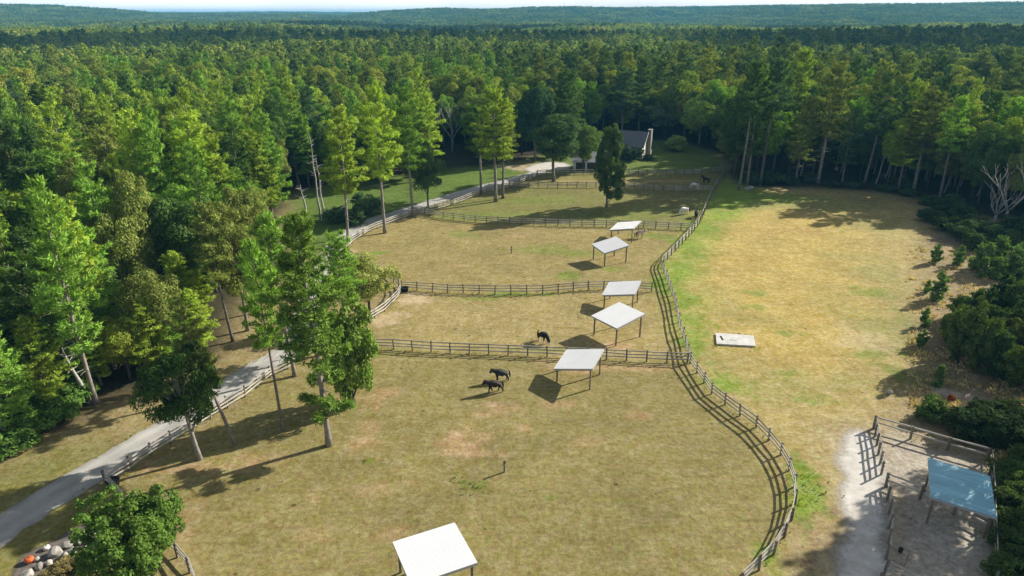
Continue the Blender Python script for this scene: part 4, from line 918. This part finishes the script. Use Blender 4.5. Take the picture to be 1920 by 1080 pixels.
for i, (px, py, h, R) in enumerate([(1745, 415, 2.6, 2.4), (1765, 400, 3, 2.6), (1775, 432, 3, 2.6), (1800, 415, 3.4, 3), (1800, 448, 3.2, 2.6), (1830, 440, 3.4, 3), (1832, 466, 2.8, 2.4), (1858, 455, 3.4, 2.6), (1890, 462, 3.2, 2.6), (1780, 392, 3, 3), (1745, 385, 2.2, 2.4), (1905, 440, 3.4, 3), (1700, 366, 1.6, 2), (1660, 358, 1.5, 2), (1600, 352, 1.4, 2), (1560, 350, 1.4, 2), (1690, 350, 2.4, 2.6), (1480, 345, 1.8, 2.2), (1450, 345, 3, 2.6), (1410, 345, 3, 2.4), (1520, 340, 2, 2.4)]):
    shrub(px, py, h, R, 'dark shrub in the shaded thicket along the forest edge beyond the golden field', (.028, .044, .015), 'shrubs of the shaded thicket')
for i, (px, py, h, R) in enumerate([(1800, 600, 5, 2.6), (1838, 594, 4.5, 2.6), (1880, 582, 4, 2.4), (1935, 578, 4, 2.4), (1815, 645, 5.5, 2.8), (1858, 625, 6.5, 3), (1900, 605, 7, 3.2), (1948, 590, 7, 3.2), (1792, 678, 7, 3), (1832, 690, 7.5, 3.2), (1880, 672, 7, 3), (1925, 660, 7, 3.2), (1905, 728, 6, 3), (1955, 705, 7, 3), (1885, 700, 5, 2.6), (1785, 640, 6, 2.8), (1815, 612, 4.5, 2.4), (1950, 640, 7, 3)]):
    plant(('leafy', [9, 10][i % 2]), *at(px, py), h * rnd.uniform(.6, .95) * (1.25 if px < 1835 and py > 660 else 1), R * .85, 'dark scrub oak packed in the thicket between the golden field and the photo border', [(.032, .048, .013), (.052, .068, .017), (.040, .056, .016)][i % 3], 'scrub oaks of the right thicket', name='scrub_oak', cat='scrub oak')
for i, (px, py, h) in enumerate([(1822, 618, 5), (1872, 590, 5.5), (1850, 660, 5.5), (1808, 660, 5), (1905, 640, 6), (1868, 705, 5), (1898, 575, 5), (1838, 600, 4.5)]):
    shrub(px, py, h, h * .36, 'dark young pine standing among the scrub oaks of the thicket', (.024, .042, .014), 'young pines among the scrub oaks', ('young', i % 3))
shrub(1745, 785, 2.2, 1.7, 'leafy green bush just outside the far fence of the dirt pen', (.030, .050, .013))
shrub(1778, 792, 1.6, 1.4, 'dry brownish bush beside the leafy bush outside the pen', (.075, .056, .026))
shrub(1782, 752, .7, .45, 'small rust-red plant on the bare sandy patch', (.13, .042, .013))
for i, (px, py) in enumerate([(1812, 815), (1835, 822), (1860, 826), (1885, 830), (1910, 826), (1940, 835), (1850, 800), (1900, 800)]):
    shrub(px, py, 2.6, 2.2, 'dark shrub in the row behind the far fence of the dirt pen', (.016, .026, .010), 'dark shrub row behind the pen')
for i, (px, py) in enumerate([(1885, 900), (1905, 930), (1890, 960), (1905, 1000), (1895, 1040), (1915, 1075), (1890, 1085), (1930, 960), (1930, 880)]):
    shrub(px, py, 2.0, 1.6, 'green shrub beside the pen fence at the lower corner of the photo', (.030, .046, .012), 'shrubs beside the pen fence')
for i, (px, py, h) in enumerate([(15, 845, 2.2), (50, 822, 2.4), (85, 800, 2.6), (110, 785, 2.2), (135, 765, 2.6), (30, 810, 3), (70, 780, 3), (-15, 860, 2.4), (150, 745, 2.6)]):
    shrub(px, py, h, 2.1, 'low green bush at the foot of the woods above the lower driveway', (.042, .075, .015), 'low bushes at the wood foot')
for i, (px, py, h, R) in enumerate([(690, 402, 4.2, 3), (668, 420, 3.4, 2.4), (630, 415, 3, 2.4)]):
    shrub(px, py, h, R, ['dark round shrub on the lawn between two driveway pines', 'lower shrub beside the dead-limbed pine on the lawn', 'shrub at the foot of the dead snags'][i], (.034, .056, .020))
shrub(1187, 300, 3.6, 3.0, 'dark rounded shrub against the front of the house', (.020, .030, .016)); shrub(1170, 296, 4, 2.6, 'greyish shrub beside the dark one before the house front', (.06, .08, .04))
shrub(1265, 282, 4.5, 3.6, 'yellow-green shrub on the lawn to the side of the house', (.085, .105, .03)); shrub(1215, 300, 1.6, 1.6, 'low dark shrub below the chimney', (.025, .04, .018))
shrub(1000, 335, .1, .1, 'tiny weed by the fence corner at the end of the driveway', (.05, .09, .02)) if False else None
for i, (px, py, h, R) in enumerate([(120, 1070, .9, .9), (150, 1062, .9, .8), (100, 1085, .8, .8), (172, 1055, 1.0, .9)]):
    shrub(px, py, h, R, 'dry golden clump below the stone edging', (.085, .07, .028), 'dry clumps below the stones')

# ------------------------------------------------------------------ the woods: nearest trees one by one, the rest as one mass
def row_of(x, y, z): 
    zc = y * CP - (z - CAM_H) * SP; return 960 + FPX * x / zc, 540 - FPX * (y * SP + (z - CAM_H) * CP) / zc
cand = []
st = 5.5
for gx in np.arange(-300, 300, st):
    for gy in np.arange(20, 330, st):
        x = gx + rnd.uniform(-.42, .42) * st; y = gy + rnd.uniform(-.42, .42) * st
        if any(inside(np.array([x + a]), np.array([y + b]), OPEN_W)[0] for a, b in ((0, 0), (1.6, 0), (-1.6, 0), (0, 1.6), (0, -1.6))): continue
        if any((x - a) ** 2 + (y - b) ** 2 < (1.0 + .4 * R) ** 2 for a, b, R in PLACED if R > 1.05): continue
        cand.append((math.hypot(x, y), x, y))
cand.sort()
ZONES = []
def zone(px, d):
    if px < 960:
        if d < 80: return 'at the wood edge beside the lower driveway'
        if d < 125: return 'in the front woods along the photo border' if px < 240 else 'in the front woods facing the tan verge'
        if d < 175: return 'in the middle woods along the photo border' if px < 260 else ('in the middle woods behind the verge pines' if px < 530 else 'behind the lawn beyond the driveway')
        return 'in the farther woods behind the front ones' if px < 420 else 'in the farther woods beyond the lawn'
    if px < 1360: return 'in the woods behind the house'
    if d < 190: return 'in the shaded wood edge beyond the golden field' if px < 1660 else 'in the shaded woods behind the dead trees'
    return 'in the deeper woods beyond the shaded edge'
nP, nL = sum(1 for o in COL.objects if o.name.startswith('pine_tree')), sum(1 for o in COL.objects if o.name.startswith('broadleaf_tree'))
MASS = []                                   # (x, y, z, scale, rot, template number)
for d, x, y in cand:
    px, py = row_of(x, y, 16); n_ = grid_noise(x, y, 38, 77); pine = True if px < 700 and d < 88 and rnd.random() < .82 else rnd.random() < (.68 if n_ < .5 else .30) if px < 960 else rnd.random() < (.62 if d < 165 else .40)
    inview = -70 < px < 1990 and row_of(x, y, 20)[1] < 1090
    right = px > 960
    h = rnd.gauss(18.5, 2.9) if pine else rnd.gauss(15.0, 2.3)
    if right: h *= 1.08
    R = (rnd.uniform(3.1, 5.0) if pine else rnd.uniform(3.4, 5.3))
    if inview and ((pine and nP < 296) or (not pine and nL < 290)) and d < 262:
        tn = rnd.choices(list(TINT), [4, 4, 2.2, 2, .8] if not right else [1, 2, 4, 2.5, 2.5])[0]
        if px < 560 and d > 180: tn = rnd.choices(list(TINT), [6, 4, 1, 1, .5])[0]
        near = px < 700 and d < 100
        if near: tn = rnd.choices(list(TINT), [2, 4, 3, 4, .5])[0]
        edge = not right and any(inside(np.array([x + 8 * math.cos(a)]), np.array([y + 8 * math.sin(a)]), OPEN_W)[0] for a in (0, -.8, -1.6, .8, -2.4))
        key = ('pine', rnd.choice((0, 4, 5, 1, 6) if edge or near else (0, 1, 2, 4, 5, 6, 0))) if pine else ('leafy', rnd.choice((4, 4, 1) if edge else (0, 1, 2, 3, 4, 5)))
        sz = 'very tall ' if h > 22.5 else 'tall ' if h > 19.5 else 'short ' if h < 14.5 else 'slim ' if R < 3.6 else 'broad ' if R > 4.5 else 'middling '
        zn = zone(px, d); lab = f"{sz}{tn} {'pine' if pine else 'broadleaf tree'} {zn}"
        plant(key, x, y, h, R, lab, tn, f"{'pines' if pine else 'broadleaf trees'} {zn}")
        if pine: nP += 1
        else: nL += 1
    elif d > 60 and abs(x) < y * 1.15 + 60:
        if inview: MASS.append((x, y, 0, (h / 20 if pine else h / 14) * rnd.uniform(.92, 1.05), rnd.uniform(0, 6.28), (rnd.randrange(13, 15) if not pine else rnd.randrange(15, 18) if right or rnd.random() < .15 else rnd.randrange(9, 13))))
        else: MASS.append((x, y, 0, h / 20 if pine else h / 14, rnd.uniform(0, 6.28), rnd.randrange(15, 18) if pine else rnd.randrange(13, 15)))
# trees just outside the frame on the right whose shade reaches the pen and the gravel
for x, y, h in [(50, 54, 16), (54, 57, 16), (62, 60, 12), (47, 49, 14), (52, 49, 17), (57, 50, 18), (50, 44, 15), (55, 45, 17), (60, 46, 17), (48, 38, 14), (53, 38, 16), (58, 38, 17)]:
    MASS.append((x, y, 0, h / 17, rnd.uniform(0, 6.28), rnd.choice((15, 16, 17))))
r2 = np.random.RandomState(5)
def ring(d0, d1, step, half=.80):
    xs = np.arange(-d1, d1, step); ys = np.arange(0, d1, step); X, Y = np.meshgrid(xs, ys); X = X + r2.uniform(-.45, .45, X.shape) * step; Y = Y + r2.uniform(-.45, .45, Y.shape) * step
    D = np.hypot(X, Y); k = (D > d0) & (D < d1) & (np.abs(X) < Y * half + 15); return X[k], Y[k]
X_, Y_ = ring(262, 900, 7.3); k = ~((Y_ < 328) & (np.abs(X_) < 298)); X_, Y_ = X_[k], Y_[k]; Z_ = hgt(X_, Y_)
for x, y, z in zip(X_, Y_, Z_):
    pine = r2.rand() < (.62 if grid_noise(x, y * 2.2, 170, 91) < .46 else .10); MASS.append((x, y, z, r2.uniform(.9, 1.25) if pine else r2.uniform(.9, 1.2), r2.uniform(0, 6.28), r2.randint(0, 3) if pine else r2.randint(3, 6)))
X_, Y_ = ring(890, 5600, 40, .82); Z_ = hgt(X_, Y_)
for x, y, z in zip(X_, Y_, Z_): MASS.append((x, y, z, 1.0, r2.randint(0, 4) * math.pi / 2 + r2.uniform(-.2, .2), 6 if r2.rand() < (.97 if math.hypot(x, y) > 1900 else .85 if grid_noise(x, y * 1.6, 420, 92) < .5 else .15) else r2.randint(7, 9)))

stock = bpy.data.collections.new('tree_stock')
def stock_add(i, Qs, mat):
    me = quads_mesh('stock_%d' % i, Qs, mat); o = bpy.data.objects.new('stock_%02d' % i, me); stock.objects.link(o)
for i in range(3):
    t, Q = pine_parts(400 + i, .22, H=19, R=4.8, whorls=12, pts=7, card=(1.25, .52), wood=False, tufts=3); stock_add(i, Q, M['far_dark'])
for i in range(3):
    t, Q = leafy_parts(410 + i, H=16, R=5.2, base=.2, n=34, leaves=44, card=(1.05, .8), wood=False, cr=.3); stock_add(3 + i, Q, M['far_leaf'])
for i in range(3):
    q = np.random.RandomState(420 + i); out = []
    for gx in np.arange(-20, 20, 7.2):
        for gy in np.arange(-20, 20, 7.2):
            h = q.uniform(12, 21); R = q.uniform(3, 4.8); D = norm(q.normal(0, 1, (60, 3))); D[:, 2] = np.abs(D[:, 2]) * 1.2 - .35
            P = D * np.array([R, R, h * .36]) * q.uniform(.75, 1.05, (60, 1)) + np.array([gx + q.uniform(-3, 3), gy + q.uniform(-3, 3), h * .64]); out.append(kites(P, D + np.array([0, 0, .3]), 2.3, 1.7, q, .6, D + np.array([0, 0, .4]), .4))
    stock_add(6 + i, np.concatenate(out), M['far_dark' if i == 0 else 'far_leaf'])

for i in range(9):
    if i < 4: m_ = TPL[('pine', (0, 1, 4, 6)[i])][1].copy(); q_ = M['far_mid']
    elif i < 6: m_ = TPL[('leafy', (0, 3)[i - 4])][1].copy(); q_ = M['far_leaf']
    else: m_ = TPL[('pine', (1, 2, 5)[i - 6])][1].copy(); q_ = M['far_dark']
    m_.materials[0] = q_; o_ = bpy.data.objects.new('stock_%02d' % (9 + i), m_); stock.objects.link(o_)
me = bpy.data.meshes.new('forest'); A = np.array(MASS, np.float32); me.vertices.add(len(A)); me.vertices.foreach_set('co', np.ascontiguousarray(A[:, :3]).ravel())
for nm, ty, col in (('size', 'FLOAT', A[:, 3]), ('turn', 'FLOAT', A[:, 4]), ('pick', 'INT', A[:, 5].astype(np.int32))):
    a = me.attributes.new(nm, ty, 'POINT'); a.data.foreach_set('value', np.ascontiguousarray(col))
me.materials.append(M['far_leaf']); me.update(); fo = link('forest', me); tag(fo, kind='stuff')
ng = bpy.data.node_groups.new('scatter', 'GeometryNodeTree'); ng.interface.new_socket('Geometry', in_out='INPUT', socket_type='NodeSocketGeometry'); ng.interface.new_socket('Geometry', in_out='OUTPUT', socket_type='NodeSocketGeometry')
def gn(t, **kw):
    n = ng.nodes.new(t)
    for k, v in kw.items(): setattr(n, k, v)
    return n
gi, go = gn('NodeGroupInput'), gn('NodeGroupOutput'); iop = gn('GeometryNodeInstanceOnPoints'); ci = gn('GeometryNodeCollectionInfo'); ci.inputs['Collection'].default_value = stock; ci.inputs['Separate Children'].default_value = True; ci.inputs['Reset Children'].default_value = True
def attr(nm, ty):
    n = gn('GeometryNodeInputNamedAttribute', data_type=ty); n.inputs['Name'].default_value = nm; return n.outputs['Attribute']
cx = gn('ShaderNodeCombineXYZ'); NL = ng.links.new
NL(attr('turn', 'FLOAT'), cx.inputs['Z']); NL(gi.outputs[0], iop.inputs['Points']); NL(ci.outputs[0], iop.inputs['Instance']); iop.inputs['Pick Instance'].default_value = True
NL(attr('pick', 'INT'), iop.inputs['Instance Index']); NL(cx.outputs[0], iop.inputs['Rotation']); NL(attr('size', 'FLOAT'), iop.inputs['Scale']); NL(iop.outputs[0], go.inputs[0])
fo.modifiers.new('scatter', 'NODES').node_group = ng
print('TREES', nP, nL, 'MASS', len(MASS))

# uncut grass along fence lines and path edges, dry tufts in the scrub
def tufts(name, spots_, c, seed, hgt_=.3):
    r = np.random.RandomState(seed); P = []
    for x, y, k, s in spots_:
        q = np.stack([x + r.normal(0, s, k), y + r.normal(0, s, k), np.full(k, .02)], 1); P.append(q)
    P = np.concatenate(P); U = np.tile(np.array([0, 0, 1.0]), (len(P), 1)); m = foliage(name + '_blades', use_color=True, trans=.2)
    o = link(name, quads_mesh(name, kites(P + np.array([0, 0, hgt_ * .25]), U, hgt_, hgt_ * .35, r, .45), m)); o.color = (*c, 1); tag(o, kind='stuff')
g_ = []
for k_, L_ in enumerate((F1, F2, F3, F4, F5, F6, F7, PEN_TOP, PEN_R)):
    for p in resample(W(L_), .45):
        if rnd.random() < .75: g_.append((p.x + rnd.gauss(0, .16), p.y + rnd.gauss(0, .16), rnd.randint(2, 6), .13))
for p in resample(W(DRIVE_C), .4):
    for s in (-1, 1):
        if rnd.random() < .3: g_.append((p.x + s * 1.55 + rnd.gauss(0, .12), p.y - s * 1.0 + rnd.gauss(0, .12), rnd.randint(2, 5), .12))
for a, b_, n_, w_ in [(870, 905, 12, .9), (895, 915, 14, .8), (690, 865, 4, .25), (1510, 920, 40, 1.3), (1345, 640, 8, .3), (1342, 650, 8, .3), (1412, 652, 8, .3), (1390, 628, 6, .4)]:
    x, y = at(a, b_)
    for _ in range(n_): g_.append((x + rnd.gauss(0, w_), y + rnd.gauss(0, w_), 4, .07))
tufts('grass', g_, (.26, .33, .06), 5, .22)
g_ = []
for _ in range(2600):
    px, py = rnd.uniform(1690, 1960), rnd.uniform(465, 860); x, y = at(px, py)
    if not (py > 790 and px < 1862) and px > 1700 + (py - 465) * .02 and grid_noise(x, y, 3, 9) > .4: g_.append((x, y, rnd.randint(4, 9), .2))
tufts('dry_grass', g_, (.62, .50, .27), 6, .36)
# ------------------------------------------------------------------ air, light, camera
HAZE = .00016
hz = MB(); hz.box((0, 4000, 29), (16200, 10600, 92)); m = bpy.data.materials.new('haze'); m.use_nodes = True; nt = m.node_tree
nt.nodes.remove(nt.nodes['Principled BSDF']); pv = nt.nodes.new('ShaderNodeVolumePrincipled'); pv.inputs['Color'].default_value = (.16, .60, 1.0, 1); pv.inputs['Density'].default_value = HAZE
nt.links.new(pv.outputs[0], nt.nodes['Material Output'].inputs['Volume']); ho = hz.build('haze', m); tag(ho, kind='stuff')
# broken clouds high above, out of frame, whose shade lies over the farther woods
def clouds(spec):
    r = np.random.RandomState(3); bm = bmesh.new()
    for cx, cy, rx, ry, n, s in spec:
        for _ in range(n):
            a, q = r.uniform(0, 6.28), r.uniform(0, 1) ** .6; x, y = cx + math.cos(a) * q * rx, cy + math.sin(a) * q * ry; R_ = s * r.uniform(.5, 1.15)
            g = bmesh.ops.create_icosphere(bm, subdivisions=3, radius=1, matrix=Matrix.Translation((x, y, 520 + r.uniform(-12, 25))) @ Matrix.Diagonal((R_, R_ * r.uniform(.7, 1.1), R_ * .38, 1)))
            for v in g['verts']:
                k = 1 + .35 * (grid_noise(v.co.x, v.co.y + v.co.z * 1.7, 28, 8) - .5); c = Vector((x, y, 520)); v.co = c + (v.co - c) * float(k)
    me = bpy.data.meshes.new('clouds'); bm.to_mesh(me); bm.free(); me.polygons.foreach_set('use_smooth', [True] * len(me.polygons))
    m = bpy.data.materials.new('cloud_white'); m.use_nodes = True; p = m.node_tree.nodes['Principled BSDF']; p.inputs['Base Color'].default_value = (.9, .9, .9, 1); p.inputs['Roughness'].default_value = 1
    me.materials.append(m); tag(link('clouds', me), kind='stuff')
OX, OY = 851, 482
clouds([(-330 + OX, 600 + OY, 210, 120, 26, 62), (-60 + OX, 640 + OY, 140, 90, 14, 52), (330 + OX, 500 + OY, 220, 150, 26, 66), (560 + OX, 420 + OY, 160, 120, 14, 60), (150 + OX, 1300 + OY, 600, 130, 34, 80)])
SUN_EL, SUN_AZ = math.radians(28), math.radians(60.5)      # azimuth clockwise from the view direction
sd = Vector((math.sin(SUN_AZ) * math.cos(SUN_EL), math.cos(SUN_AZ) * math.cos(SUN_EL), math.sin(SUN_EL)))
sl = bpy.data.lights.new('sun', 'SUN'); sl.energy = 5.0; sl.angle = math.radians(.53); sl.color = (1, .94, .84)
so = bpy.data.objects.new('sun', sl); so.rotation_euler = sd.to_track_quat('Z', 'Y').to_euler(); COL.objects.link(so)
w = bpy.data.worlds.new('World'); SC.world = w; w.use_nodes = True; nt = w.node_tree
sk = nt.nodes.new('ShaderNodeTexSky'); sk.sky_type = 'NISHITA'; sk.sun_disc = False; sk.sun_elevation = SUN_EL; sk.sun_rotation = SUN_AZ; sk.altitude = 50; sk.air_density = 1; sk.dust_density = 2.0; sk.ozone_density = 1
bg = nt.nodes['Background']; bg.inputs['Strength'].default_value = .056; tc = nt.nodes.new('ShaderNodeTexCoord'); sp = nt.nodes.new('ShaderNodeSeparateXYZ'); nt.links.new(tc.outputs['Generated'], sp.inputs[0])
# thin bright overcast low on the horizon, breaking up higher
el = nt.nodes.new('ShaderNodeMapRange'); el.inputs['From Min'].default_value = .06; el.inputs['From Max'].default_value = .16; el.inputs['To Min'].default_value = 1; el.inputs['To Max'].default_value = .10; nt.links.new(sp.outputs['Z'], el.inputs['Value'])
cn = nt.nodes.new('ShaderNodeTexNoise'); cn.inputs['Scale'].default_value = 4; cn.inputs['Detail'].default_value = 6; nt.links.new(tc.outputs['Generated'], cn.inputs['Vector'])
cm = nt.nodes.new('ShaderNodeMapRange'); cm.inputs['From Min'].default_value = .35; cm.inputs['From Max'].default_value = .6; cm.inputs['To Min'].default_value = .75; cm.inputs['To Max'].default_value = 1; nt.links.new(cn.outputs['Fac'], cm.inputs['Value'])
mu = nt.nodes.new('ShaderNodeMath'); mu.operation = 'MULTIPLY'; nt.links.new(el.outputs[0], mu.inputs[0]); nt.links.new(cm.outputs[0], mu.inputs[1])
mx = nt.nodes.new('ShaderNodeMix'); mx.data_type = 'RGBA'; mx.inputs['B'].default_value = (17.0, 16.8, 16.4, 1); nt.links.new(mu.outputs[0], mx.inputs['Factor']); nt.links.new(sk.outputs[0], mx.inputs['A']); nt.links.new(mx.outputs['Result'], bg.inputs['Color'])
cam = bpy.data.cameras.new('camera'); cam.lens = 24; cam.sensor_width = 36; cam.clip_start = .5; cam.clip_end = 20000
co = bpy.data.objects.new('camera', cam); co.location = (0, 0, CAM_H); co.rotation_euler = (math.pi / 2 - PITCH, 0, 0); COL.objects.link(co); SC.camera = co
SC.view_settings.view_transform = 'Standard'; SC.view_settings.look = 'None'; SC.view_settings.exposure = .62; SC.view_settings.gamma = 1
SC.cycles.max_bounces = 6; SC.cycles.diffuse_bounces = 4; SC.cycles.transmission_bounces = 3; SC.cycles.volume_bounces = 0; SC.cycles.use_denoising = True
